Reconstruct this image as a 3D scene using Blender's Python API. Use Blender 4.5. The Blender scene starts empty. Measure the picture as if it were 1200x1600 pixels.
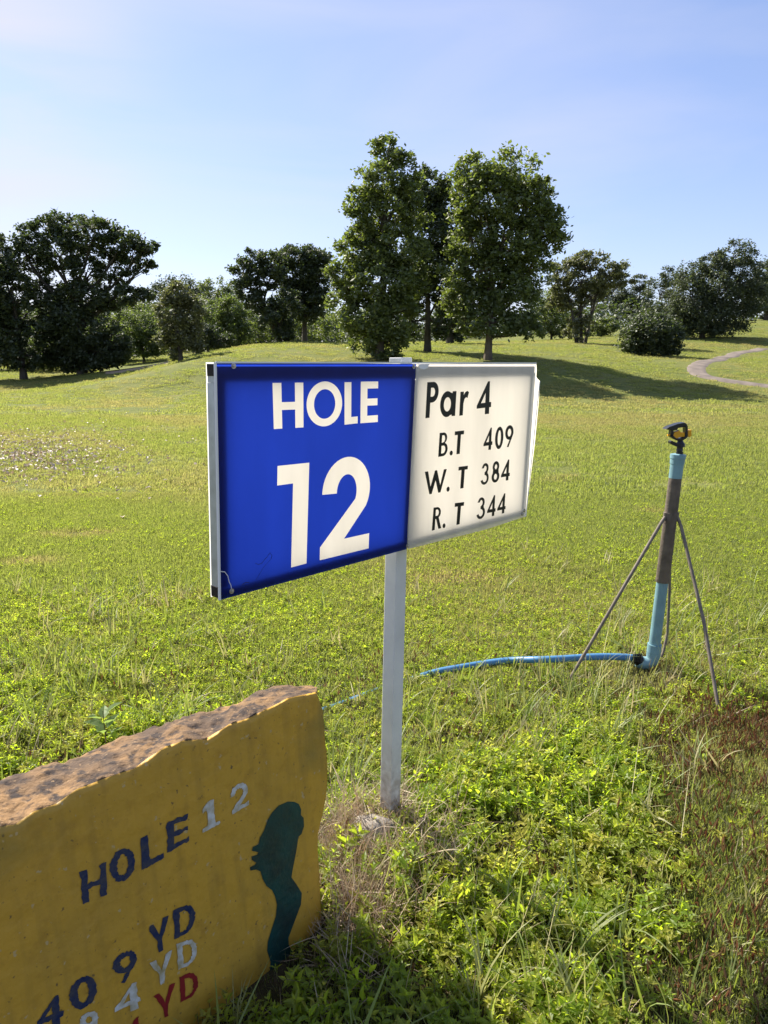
import bpy, bmesh, math, random
import numpy as np
from mathutils import Vector, Matrix, Euler
from mathutils.geometry import tessellate_polygon

S = bpy.context.scene
COL = S.collection
R = math.radians
rng = np.random.default_rng(12)
random.seed(12)

# ------------------------------------------------------------------ camera, sky, sun, exposure
KD = 0.71                         # distance scale of the trees and mounds beyond 25 m
FPX = 1150.0                      # focal length in photo pixels (photo 1200 x 1600)
CAMH = 1.45
PITCH = math.atan(237 / FPX)
CP, SP = math.cos(PITCH), math.sin(PITCH)
cam = bpy.data.cameras.new('camera')
cam.sensor_fit = 'VERTICAL'
cam.sensor_height = 36.0
cam.lens = 36.0 * FPX / 1600.0
cam.clip_start = 0.05
cam.clip_end = 6000
camo = bpy.data.objects.new('camera', cam)
camo.location = (0, 0, CAMH)
camo.rotation_euler = (math.pi / 2 - PITCH, 0, 0)
COL.objects.link(camo)
S.camera = camo

SUN_AZ = R(-43)                   # measured from +Y, negative = to the left
SUN_EL = R(43)
world = bpy.data.worlds.new('World')
S.world = world
world.use_nodes = True
nt = world.node_tree
bg = nt.nodes['Background']
sky = nt.nodes.new('ShaderNodeTexSky')
sky.sky_type = 'NISHITA'
sky.sun_disc = False
sky.sun_elevation = SUN_EL
sky.sun_rotation = SUN_AZ
sky.air_density = 1.0
sky.dust_density = 0.45
sky.ozone_density = 1.4
# thin cirrus veil
geo = nt.nodes.new('ShaderNodeTexCoord')
mp = nt.nodes.new('ShaderNodeMapping'); mp.inputs['Scale'].default_value = (1.0, 1.0, 4.2); mp.inputs['Location'].default_value = (0.35, 0.2, 0.15)
nz = nt.nodes.new('ShaderNodeTexNoise'); nz.inputs['Scale'].default_value = 1.6; nz.inputs['Detail'].default_value = 6
nz.inputs['Distortion'].default_value = 0.6
rm = nt.nodes.new('ShaderNodeMapRange'); rm.inputs[1].default_value = 0.40; rm.inputs[2].default_value = 0.80
rm.inputs[3].default_value = 0.0; rm.inputs[4].default_value = 0.46
mx = nt.nodes.new('ShaderNodeMix'); mx.data_type = 'RGBA'
mx.inputs['B'].default_value = (5.8, 5.5, 4.75, 1)
nt.links.new(geo.outputs['Generated'], mp.inputs['Vector'])
nt.links.new(mp.outputs[0], nz.inputs['Vector'])
nt.links.new(nz.outputs['Fac'], rm.inputs[0])
nt.links.new(rm.outputs[0], mx.inputs['Factor'])
tn = nt.nodes.new('ShaderNodeMix'); tn.data_type = 'RGBA'; tn.blend_type = 'MULTIPLY'; tn.inputs['Factor'].default_value = 1.0
tn.inputs['B'].default_value = (0.97, 0.99, 1.24, 1)          # camera white balance of the sky
gm = nt.nodes.new('ShaderNodeGamma'); gm.inputs['Gamma'].default_value = 0.74     # hazy even sky, weak aureole
nt.links.new(sky.outputs[0], gm.inputs['Color'])
sc_ = nt.nodes.new('ShaderNodeMix'); sc_.data_type = 'RGBA'; sc_.blend_type = 'MULTIPLY'; sc_.inputs['Factor'].default_value = 1.0
sc_.inputs['B'].default_value = (1.40, 1.40, 1.40, 1)
nt.links.new(gm.outputs[0], sc_.inputs['A']); nt.links.new(sc_.outputs['Result'], mx.inputs['A'])
# a wide soft bank of thin white cloud to the left
cd_ = nt.nodes.new('ShaderNodeVectorMath'); cd_.operation = 'DOT_PRODUCT'
_c = Vector((-0.62, 0.76, 0.27)).normalized(); cd_.inputs[1].default_value = _c
nt.links.new(geo.outputs['Generated'], cd_.inputs[0])
cm = nt.nodes.new('ShaderNodeMapRange'); cm.interpolation_type = 'SMOOTHSTEP'; cm.inputs[1].default_value = 0.90; cm.inputs[2].default_value = 0.995; cm.inputs[3].default_value = 0.0; cm.inputs[4].default_value = 1.0
nt.links.new(cd_.outputs['Value'], cm.inputs[0])
mp2 = nt.nodes.new('ShaderNodeMapping'); mp2.inputs['Scale'].default_value = (1.6, 1.6, 9.0)
n2 = nt.nodes.new('ShaderNodeTexNoise'); n2.inputs['Scale'].default_value = 1.5; n2.inputs['Detail'].default_value = 7; n2.inputs['Distortion'].default_value = 0.9
nt.links.new(geo.outputs['Generated'], mp2.inputs['Vector']); nt.links.new(mp2.outputs[0], n2.inputs['Vector'])
r2 = nt.nodes.new('ShaderNodeMapRange'); r2.inputs[1].default_value = 0.34; r2.inputs[2].default_value = 0.66; r2.inputs[4].default_value = 0.85
nt.links.new(n2.outputs['Fac'], r2.inputs[0])
mu = nt.nodes.new('ShaderNodeMath'); mu.operation = 'MULTIPLY'; nt.links.new(cm.outputs[0], mu.inputs[0]); nt.links.new(r2.outputs[0], mu.inputs[1])
mx2 = nt.nodes.new('ShaderNodeMix'); mx2.data_type = 'RGBA'; mx2.inputs['B'].default_value = (5.5, 5.3, 4.3, 1)
nt.links.new(mu.outputs[0], mx2.inputs['Factor']); nt.links.new(mx.outputs['Result'], mx2.inputs['A'])
nt.links.new(mx2.outputs['Result'], tn.inputs['A'])
nt.links.new(tn.outputs['Result'], bg.inputs['Color'])
bg.inputs['Strength'].default_value = 0.072

sun = bpy.data.lights.new('sun', 'SUN')
sun.energy = 5.0
sun.angle = R(0.5)
sun.color = (1.0, 0.93, 0.82)
suno = bpy.data.objects.new('sun', sun)
SUNDIR = Vector((math.sin(SUN_AZ) * math.cos(SUN_EL), math.cos(SUN_AZ) * math.cos(SUN_EL), math.sin(SUN_EL)))
suno.rotation_euler = SUNDIR.to_track_quat('Z', 'Y').to_euler()
suno.location = SUNDIR * 50
COL.objects.link(suno)

S.view_settings.view_transform = 'Standard'
S.view_settings.look = 'None'
S.view_settings.gamma = 1
S.view_settings.use_curve_mapping = False
S.view_settings.exposure = 1.18
S.render.engine = 'CYCLES'
S.cycles.transparent_max_bounces = 16
S.cycles.diffuse_bounces = 5
S.cycles.use_denoising = True

# ------------------------------------------------------------------ helpers
CAMP = Vector((0, 0, CAMH))
def ray(px, py):
    a, b = (px - 600) / FPX, (800 - py) / FPX
    return Vector((a, CP + b * SP, -SP + b * CP))
def at_y(px, py, Y):              # world point at ground distance Y
    d = ray(px, py)
    return CAMP + d * (Y / d.y)
def on_plane(px, py, p0, n):
    d = ray(px, py)
    return CAMP + d * ((p0 - CAMP).dot(n) / d.dot(n))
def proj(P):                      # numpy (N,3) -> px,py
    y, z, x = P[:, 1], P[:, 2] - CAMH, P[:, 0]
    zc = y * CP - z * SP
    up = y * SP + z * CP
    zc = np.maximum(zc, 1e-3)
    return 600 + FPX * x / zc, 800 - FPX * up / zc

def nd(m):
    return m.node_tree.nodes, m.node_tree.links
def mat(name, color=(.5, .5, .5), rough=.6, metal=0.0, noise=0.0, nscale=20, bump=0.0, bscale=60, spec=.4, dark=None):
    m = bpy.data.materials.new(name); m.use_nodes = True
    N, L = nd(m); p = N['Principled BSDF']
    p.inputs['Base Color'].default_value = (*color, 1)
    p.inputs['Roughness'].default_value = rough
    p.inputs['Metallic'].default_value = metal
    p.inputs['Specular IOR Level'].default_value = spec
    tc = N.new('ShaderNodeTexCoord')
    if noise:
        t = N.new('ShaderNodeTexNoise'); t.inputs['Scale'].default_value = nscale; t.inputs['Detail'].default_value = 8
        L.new(tc.outputs['Object'], t.inputs['Vector'])
        r = N.new('ShaderNodeMapRange'); r.inputs[1].default_value = .35; r.inputs[2].default_value = .7
        L.new(t.outputs['Fac'], r.inputs[0])
        x = N.new('ShaderNodeMix'); x.data_type = 'RGBA'
        x.inputs['A'].default_value = (*color, 1)
        dk = dark if dark else tuple(c * (1 - noise) for c in color)
        x.inputs['B'].default_value = (*dk, 1)
        L.new(r.outputs[0], x.inputs['Factor']); L.new(x.outputs['Result'], p.inputs['Base Color'])
    if bump:
        t2 = N.new('ShaderNodeTexNoise'); t2.inputs['Scale'].default_value = bscale; t2.inputs['Detail'].default_value = 6
        L.new(tc.outputs['Object'], t2.inputs['Vector'])
        b = N.new('ShaderNodeBump'); b.inputs['Strength'].default_value = bump; b.inputs['Distance'].default_value = .01
        L.new(t2.outputs['Fac'], b.inputs['Height']); L.new(b.outputs[0], p.inputs['Normal'])
    return m
def leaf_mat(name, c1, c2, trans=(.3, .45, .05), tfac=.45, gloss=.06, tint=None, tint_to=None, rough=.58):
    """leaf: diffuse + translucent + faint gloss, every leaf its own tone; tint: instance attribute that shifts the colour"""
    m = bpy.data.materials.new(name); m.use_nodes = True
    N, L = nd(m); N.remove(N['Principled BSDF']); out = N['Material Output']
    g = N.new('ShaderNodeNewGeometry')
    x = N.new('ShaderNodeMix'); x.data_type = 'RGBA'
    x.inputs['A'].default_value = (*c1, 1); x.inputs['B'].default_value = (*c2, 1)
    L.new(g.outputs['Random Per Island'], x.inputs['Factor'])
    colr = x.outputs['Result']
    tr = N.new('ShaderNodeMix'); tr.data_type = 'RGBA'
    tr.inputs['A'].default_value = (*trans, 1); tr.inputs['B'].default_value = (*[a * .6 for a in trans], 1)
    L.new(g.outputs['Random Per Island'], tr.inputs['Factor'])
    tcol = tr.outputs['Result']
    if tint:
        at = N.new('ShaderNodeAttribute'); at.attribute_type = 'INSTANCER'; at.attribute_name = tint
        x2 = N.new('ShaderNodeMix'); x2.data_type = 'RGBA'; x2.inputs['B'].default_value = (*tint_to, 1)
        L.new(colr, x2.inputs['A']); L.new(at.outputs['Fac'], x2.inputs['Factor']); colr = x2.outputs['Result']
        x3 = N.new('ShaderNodeMix'); x3.data_type = 'RGBA'; x3.inputs['B'].default_value = (*[min(1, a * 1.5) for a in tint_to], 1)
        L.new(tcol, x3.inputs['A']); L.new(at.outputs['Fac'], x3.inputs['Factor']); tcol = x3.outputs['Result']
    d = N.new('ShaderNodeBsdfDiffuse'); t = N.new('ShaderNodeBsdfTranslucent'); gl = N.new('ShaderNodeBsdfGlossy')
    gl.inputs['Roughness'].default_value = rough
    L.new(colr, d.inputs['Color']); L.new(tcol, t.inputs['Color'])
    m1 = N.new('ShaderNodeMixShader'); m1.inputs[0].default_value = tfac
    m2 = N.new('ShaderNodeMixShader'); m2.inputs[0].default_value = gloss
    L.new(d.outputs[0], m1.inputs[1]); L.new(t.outputs[0], m1.inputs[2])
    L.new(m1.outputs[0], m2.inputs[1]); L.new(gl.outputs[0], m2.inputs[2])
    L.new(m2.outputs[0], out.inputs['Surface'])
    return m

def tag(o, label=None, cat=None, group=None, kind=None):
    if label: o['label'] = label
    if cat: o['category'] = cat
    if group: o['group'] = group
    if kind: o['kind'] = kind
    return o
def empty(name, loc):
    o = bpy.data.objects.new(name, None); o.location = loc; o.empty_display_size = .1
    COL.objects.link(o); return o
def make(name, verts, faces, m, parent=None, smooth=False, link=True):
    """mesh from world-space verts; local to the parent's location"""
    me = bpy.data.meshes.new(name)
    off = Vector(parent.location) if parent else Vector((0, 0, 0))
    if parent and parent.parent: off = off + Vector(parent.parent.location)
    v = [(a[0] - off.x, a[1] - off.y, a[2] - off.z) for a in verts]
    me.from_pydata(v, [], faces); me.update()
    for k in (m if isinstance(m, (list, tuple)) else [m]): me.materials.append(k)
    if smooth: me.polygons.foreach_set('use_smooth', [True] * len(me.polygons))
    o = bpy.data.objects.new(name, me)
    if parent: o.parent = parent
    if link: COL.objects.link(o)
    return o
def np_mesh(name, V, F, m, parent=None, smooth=False, link=True, midx=None):
    """fast mesh: V (n,3) world, F (k,3|4)"""
    me = bpy.data.meshes.new(name)
    V = np.asarray(V, dtype=np.float64)
    if parent:
        off = np.array(parent.location)
        V = V - off
    k = F.shape[1]; n = len(F)
    me.vertices.add(len(V)); me.vertices.foreach_set('co', V.ravel())
    me.loops.add(n * k); me.loops.foreach_set('vertex_index', F.ravel().astype(np.int32))
    me.polygons.add(n); me.polygons.foreach_set('loop_start', np.arange(0, n * k, k, dtype=np.int32))
    for q in (m if isinstance(m, (list, tuple)) else [m]): me.materials.append(q)
    if midx is not None: me.polygons.foreach_set('material_index', midx.astype(np.int32))
    me.update(calc_edges=True)
    me.polygons.foreach_set('use_smooth', np.full(n, smooth))
    o = bpy.data.objects.new(name, me)
    if parent: o.parent = parent
    if link: COL.objects.link(o)
    return o
class MB:
    def __init__(s): s.v, s.f = [], []
    def add(s, verts, faces):
        b = len(s.v); s.v += [tuple(x) for x in verts]; s.f += [tuple(i + b for i in f) for f in faces]
    def tube(s, pts, rad, n=10, cap=True):
        pts = [Vector(p) for p in pts]
        rad = rad if isinstance(rad, (list, tuple)) else [rad] * len(pts)
        vs, fs = [], []
        ref = None
        for i, p in enumerate(pts):
            t = (pts[min(i + 1, len(pts) - 1)] - pts[max(i - 1, 0)])
            if t.length < 1e-9: t = Vector((0, 0, 1))
            t.normalize()
            if ref is None:
                ref = Vector((1, 0, 0)) if abs(t.x) < .9 else Vector((0, 1, 0))
            u = (ref - t * ref.dot(t)).normalized(); w = t.cross(u); ref = u
            for k in range(n):
                a = 2 * math.pi * k / n
                vs.append(p + (u * math.cos(a) + w * math.sin(a)) * rad[i])
        for i in range(len(pts) - 1):
            for k in range(n):
                fs.append((i * n + k, i * n + (k + 1) % n, (i + 1) * n + (k + 1) % n, (i + 1) * n + k))
        if cap:
            fs.append(tuple(reversed(range(n)))); fs.append(tuple((len(pts) - 1) * n + k for k in range(n)))
        s.add(vs, fs)
    def box(s, c, ax, ay, az):     # centre and three half-axis vectors
        c = Vector(c); vs = []
        for i in (-1, 1):
            for j in (-1, 1):
                for k in (-1, 1):
                    vs.append(c + ax * i + ay * j + az * k)
        s.add(vs, [(0, 1, 3, 2), (4, 6, 7, 5), (0, 4, 5, 1), (2, 3, 7, 6), (0, 2, 6, 4), (1, 5, 7, 3)])
    def prism(s, poly, d):         # polygon (world points) pushed along d
        poly = [Vector(p) for p in poly]; n = len(poly)
        tri = tessellate_polygon([poly])
        vs = poly + [p + d for p in poly]
        fs = [tuple(t) for t in tri] + [tuple(i + n for i in reversed(t)) for t in tri]
        fs += [(i, (i + 1) % n, (i + 1) % n + n, i + n) for i in range(n)]
        s.add(vs, fs)
    def build(s, name, m, parent=None, smooth=False, bevel=0, link=True):
        o = make(name, s.v, s.f, m, parent, False, link)
        bm = bmesh.new(); bm.from_mesh(o.data)
        bmesh.ops.recalc_face_normals(bm, faces=bm.faces)
        if bevel:
            es = [e for e in bm.edges if len(e.link_faces) == 2 and e.calc_face_angle(0) > .6]
            bmesh.ops.bevel(bm, geom=es, offset=bevel, segments=2, affect='EDGES', profile=.6)
        bm.to_mesh(o.data); bm.free()
        if smooth:
            o.data.polygons.foreach_set('use_smooth', [True] * len(o.data.polygons))
            try: o.data.set_sharp_from_angle(angle=R(40))
            except Exception: pass
        return o

# value noise (numpy) for terrain, tints, rock
_perm = np.random.default_rng(5).random((64, 64, 16))
def vnoise(x, y, z=0.0):
    x, y = np.asarray(x, float), np.asarray(y, float); z = np.asarray(z, float) + 0 * x
    xi, yi, zi = np.floor(x).astype(int), np.floor(y).astype(int), np.floor(z).astype(int)
    fx, fy, fz = x - xi, y - yi, z - zi
    fx, fy, fz = [f * f * (3 - 2 * f) for f in (fx, fy, fz)]
    def g(a, b, c): return _perm[(xi + a) % 64, (yi + b) % 64, (zi + c) % 16]
    def l(a, b, t): return a + (b - a) * t
    return l(l(l(g(0, 0, 0), g(1, 0, 0), fx), l(g(0, 1, 0), g(1, 1, 0), fx), fy),
             l(l(g(0, 0, 1), g(1, 0, 1), fx), l(g(0, 1, 1), g(1, 1, 1), fx), fy), fz)
def fbm(x, y, z=0.0, o=4):
    t, a, s = 0, .5, 1.0
    for i in range(o):
        t = t + a * vnoise(np.asarray(x) * s + 17.3 * i, np.asarray(y) * s + 5.1 * i, np.asarray(z) * s); a *= .5; s *= 2.03
    return t

# ------------------------------------------------------------------ terrain height (thin plate through surveyed points)
CTRL = []
for X in (-60, -30, -12, 0, 12, 30):
    for Y in (-40, -10, 0, 5, 10, 16, 22):
        CTRL.append((X, Y, 0.0))
for px, py, Y in [(0, 584, 76), (130, 583, 75), (-300, 584, 78), (200, 592, 58), (60, 612, 46), (330, 560, 50), (430, 535, 66), (355, 549, 58),
                  (500, 537, 68), (240, 572, 60), (280, 566, 57), (300, 610, 44), (590, 561, 50), (668, 549, 58), (762, 562, 50),
                  (850, 549, 57), (905, 625, 37.5), (800, 626, 37), (1000, 620, 39), (700, 624, 37), (1000, 640, 31), (850, 640, 31), (900, 588, 43), (800, 583, 43), (980, 580, 48), (905, 537, 76), (1018, 557, 62),
                  (1070, 577, 49), (1200, 609, 42), (1100, 563, 56), (1180, 546, 75), (1095, 527, 86), (1195, 501, 110), (950, 541, 68),
                  (1150, 594, 45), (1120, 552, 68), (300, 545, 115), (800, 535, 110), (500, 537, 110), (0, 576, 120), (700, 590, 44), (600, 600, 41), (1300, 604, 43), (1300, 540, 80)]:
    p = at_y(px, py, Y * KD); CTRL.append((p.x, p.y, p.z))
CTRL += [(-150, 200, 1.5), (0, 200, 4), (150, 200, 9), (-120, 60, 0), (120, 30, 0.5), (120, 90, 6)]
CT = np.array(CTRL)
def _k(r2): return np.where(r2 > 1e-9, .5 * r2 * np.log(np.maximum(r2, 1e-9)), 0)
_n = len(CT); SC = 50.0
_A = np.zeros((_n + 3, _n + 3))
_d = ((CT[:, None, :2] - CT[None, :, :2]) / SC); _A[:_n, :_n] = _k((_d ** 2).sum(-1)) + np.eye(_n) * 2e-3
_A[:_n, _n] = 1; _A[:_n, _n + 1:] = CT[:, :2] / SC; _A[_n:, :_n] = _A[:_n, _n:].T
_W = np.linalg.solve(_A, np.concatenate([CT[:, 2], np.zeros(3)]))
def height(X, Y):
    X, Y = np.atleast_1d(np.asarray(X, float)), np.atleast_1d(np.asarray(Y, float))
    out = np.empty(X.shape)
    for i in range(0, len(X), 20000):
        x, y = X[i:i + 20000], Y[i:i + 20000]
        xc, yc = np.clip(x, -200, 200), np.clip(y, -60, 240)
        r2 = ((xc[:, None] - CT[None, :, 0]) / SC) ** 2 + ((yc[:, None] - CT[None, :, 1]) / SC) ** 2
        h = _k(r2) @ _W[:_n] + _W[_n] + xc / SC * _W[_n + 1] + yc / SC * _W[_n + 2]
        dist = np.hypot(x, y)
        near = np.clip((dist - 12) / 14, 0, 1); near = near * near * (3 - 2 * near)
        h = np.where(y < 0, h * 0, h * near)
        far = np.clip((dist - 170) / 120, 0, 1)
        h = h * (1 - far) + 4.0 * far
        h = h + (fbm(x * .7, y * .7) - .47) * .05 * np.clip(dist / 6, .3, 1)
        # low hump of straw and soil round the sign post
        h = h + .05 * np.exp(-(((x - .0) ** 2 + (y - 2.02) ** 2) / .09))
        out[i:i + 20000] = h
    return out
def H1(x, y): return float(height([x], [y])[0])
def ground_hit(px, py, tmin=.5, tmax=220):
    d = ray(px, py); t = np.geomspace(tmin, tmax, 1500)
    P = np.array(CAMP)[None] + t[:, None] * np.array(d)[None]
    s = P[:, 2] - height(P[:, 0], P[:, 1])
    i = np.argmax(s < 0) if (s < 0).any() else len(t) - 1
    return Vector(P[i])

# ground: one polar sheet out to the horizon
rad = np.concatenate([[0.02], np.geomspace(.25, 12, 110), np.geomspace(12.4, 170, 150), np.geomspace(190, 4200, 22)])
ang_f = np.radians(np.linspace(-48, 48, 200)); ang_b = np.radians(np.linspace(48, 312, 60))[1:-1]
ang = np.concatenate([ang_f, ang_b])
RR, AA = np.meshgrid(rad, ang, indexing='ij')
GX, GY = (RR * np.sin(AA)).ravel(), (RR * np.cos(AA)).ravel()
GV = np.stack([GX, GY, height(GX, GY)], 1)
na = len(ang); ii, jj = np.meshgrid(np.arange(len(rad) - 1), np.arange(na), indexing='ij')
ii, jj = ii.ravel(), jj.ravel(); j2 = (jj + 1) % na
GF = np.stack([ii * na + jj, ii * na + j2, (ii + 1) * na + j2, (ii + 1) * na + jj], 1)[:, ::-1]

def ground_material():
    m = bpy.data.materials.new('turf'); m.use_nodes = True
    N, L = nd(m); p = N['Principled BSDF']; p.inputs['Roughness'].default_value = .95; p.inputs['Specular IOR Level'].default_value = .1
    tc = N.new('ShaderNodeTexCoord')
    def noise(scale, detail=6, dist=0):
        t = N.new('ShaderNodeTexNoise'); t.inputs['Scale'].default_value = scale; t.inputs['Detail'].default_value = detail
        t.inputs['Distortion'].default_value = dist
        L.new(tc.outputs['Object'], t.inputs['Vector']); return t.outputs['Fac']
    def ramp(src, a, b):
        r = N.new('ShaderNodeMapRange'); r.inputs[1].default_value = a; r.inputs[2].default_value = b; L.new(src, r.inputs[0]); return r.outputs[0]
    def mix(f, a, b):
        x = N.new('ShaderNodeMix'); x.data_type = 'RGBA'; L.new(f, x.inputs['Factor'])
        for k, v in (('A', a), ('B', b)):
            if isinstance(v, tuple): x.inputs[k].default_value = (*v, 1)
            else: L.new(v, x.inputs[k])
        return x.outputs['Result']
    c = mix(ramp(noise(.35), .35, .65), (.125, .148, .036), (.175, .178, .052))
    c = mix(ramp(noise(2.2), .5, .75), c, (.105, .132, .032))
    c = mix(ramp(noise(.9, 8, .5), .62, .78), c, (.24, .19, .08))
    c = mix(ramp(noise(14, 5), .45, .75), c, (.10, .122, .03))
    c = mix(ramp(noise(60, 3), .55, .8), c, (.22, .22, .075))
    # near the camera the soil between the plants
    sep = N.new('ShaderNodeSeparateXYZ'); L.new(tc.outputs['Object'], sep.inputs[0])
    ln = N.new('ShaderNodeVectorMath'); ln.operation = 'LENGTH'; L.new(tc.outputs['Object'], ln.inputs[0])
    near = N.new('ShaderNodeMapRange'); near.inputs[1].default_value = 3; near.inputs[2].default_value = 9; L.new(ln.outputs['Value'], near.inputs[0])
    soil = mix(ramp(noise(25, 6), .35, .65), (.035, .032, .013), (.065, .05, .026))
    c = mix(near.outputs[0], soil, c)
    L.new(c, p.inputs['Base Color'])
    b = N.new('ShaderNodeBump'); b.inputs['Strength'].default_value = .8; b.inputs['Distance'].default_value = .06
    L.new(noise(16, 8), b.inputs['Height']); L.new(b.outputs[0], p.inputs['Normal'])
    return m
M_TURF = ground_material()
ground = np_mesh('ground', GV, GF, M_TURF, smooth=True)
tag(ground, 'rolling olive green golf course turf with low mounds', kind='structure')

def strip(name, left, right, m, label, lift=.03, ts=None, n=40):
    """paving strip laid over the terrain between two traced edges"""
    def res(pts):
        P = np.array([list(p)[:2] for p in pts]); d = np.r_[0, np.cumsum(np.hypot(*np.diff(P, axis=0).T))]
        t = np.linspace(0, d[-1], n); return np.stack([np.interp(t, d, P[:, k]) for k in (0, 1)], 1)
    A, B = res(left), res(right); c = 7
    V = np.concatenate([A + (B - A) * k / (c - 1) for k in range(c)])
    Z = height(V[:, 0], V[:, 1]) + lift
    edge = np.repeat([1] + [0] * (c - 2) + [1], n); Z = Z - edge * (lift + .05)
    V = np.c_[V, Z]
    F = np.array([(k * n + i, k * n + i + 1, (k + 1) * n + i + 1, (k + 1) * n + i) for k in range(c - 1) for i in range(n - 1)])
    o = np_mesh(name, V, F, m, smooth=True); tag(o, label, kind='structure'); return o

M_PATH = mat('path paving', (.21, .17, .138), .9, noise=.5, nscale=1.6, bump=.4, bscale=30)
M_DIRT = mat('dirt', (.36, .27, .17), .95, noise=.3, nscale=1.2, bump=.3)
gh = ground_hit
strip('cart_path', [gh(*p) for p in [(1330, 618), (1200, 606), (1130, 600), (1095, 594), (1083, 586)]] + [gh(1086, 577), gh(1106, 566), gh(1150, 556), gh(1185, 548)],
      [gh(*p) for p in [(1330, 610), (1210, 600), (1150, 597), (1115, 590), (1098, 584)]] + [gh(1102, 575), gh(1116, 567), gh(1160, 553), gh(1190, 546)],
      M_PATH, 'brown grey cart path curving over the mound') if False else None
PATHC = [(1340, 614), (1205, 604), (1140, 599), (1100, 592), (1082, 583), (1085, 574), (1108, 564), (1150, 553), (1190, 545)]
PATHXY = []
def path_strip():
    P = np.array([list(gh(*p))[:2] for p in PATHC])
    d = np.r_[0, np.cumsum(np.hypot(*np.diff(P, axis=0).T))]
    t = np.linspace(0, d[-1], 60)
    # smooth the traced centre line
    Q = np.stack([np.interp(t, d, P[:, k]) for k in (0, 1)], 1)
    for _ in range(14): Q[1:-1] = (Q[:-2] + 2 * Q[1:-1] + Q[2:]) / 4
    T = np.gradient(Q, axis=0); T /= np.linalg.norm(T, axis=1)[:, None]
    Nn = np.c_[-T[:, 1], T[:, 0]]
    wv = (fbm(Q[:, 0] * .9, Q[:, 1] * .9)[:, None] - .47) * .7; Q = Q + Nn * wv * .35
    PATHXY.extend(Q.tolist())
    strip('cart_path', Q + Nn * (.5 + wv * .3), Q - Nn * (.5 - wv * .4), M_PATH, 'brown grey cart path curving over the mound at the right', .04, n=60)
path_strip()
strip('dirt_track', [gh(*p) for p in [(165, 581), (195, 578), (225, 573), (262, 565)]], [gh(*p) for p in [(165, 585), (200, 583), (235, 577), (268, 568)]],
      M_DIRT, 'bare sandy track at the foot of the left mound', .03, n=20)

# ------------------------------------------------------------------ trees
M_BARK = mat('bark', (.09, .075, .06), .9, noise=.4, nscale=4, bump=.6, bscale=12)
M_BARK_L = mat('pale bark', (.16, .125, .095), .9, noise=.4, nscale=4, bump=.6, bscale=12)
LM = {
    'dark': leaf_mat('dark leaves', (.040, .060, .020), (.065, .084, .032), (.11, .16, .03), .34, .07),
    'mid': leaf_mat('mid leaves', (.066, .098, .020), (.125, .150, .040), (.29, .38, .05), .38, .09),
    'bright': leaf_mat('bright leaves', (.065, .095, .024), (.115, .145, .040), (.24, .33, .05), .40, .07),
    'olive': leaf_mat('olive leaves', (.085, .098, .034), (.150, .148, .064), (.24, .27, .07), .36, .08),
    'blue': leaf_mat('feathery blue green leaves', (.050, .072, .034), (.085, .104, .052), (.14, .18, .06), .34, .06),
}
def leaves_at(C, size, r, flat=.55):
    """rhombus leaves (n quads) at centres C"""
    n = len(C)
    nrm = r.normal(size=(n, 3)); nrm[:, 2] = np.abs(nrm[:, 2]) * 1.2 + flat; nrm /= np.linalg.norm(nrm, axis=1)[:, None]
    a = r.normal(size=(n, 3)); a -= nrm * (a * nrm).sum(1)[:, None]; a /= np.linalg.norm(a, axis=1)[:, None]
    b = np.cross(nrm, a)
    s = size * r.uniform(.6, 1.35, n)[:, None]
    V = np.stack([C - a * s, C + b * s * .55 - nrm * s * .1, C + a * s, C - b * s * .55 - nrm * s * .1], 1).reshape(-1, 3)
    return V, np.arange(n * 4).reshape(n, 4)

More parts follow.
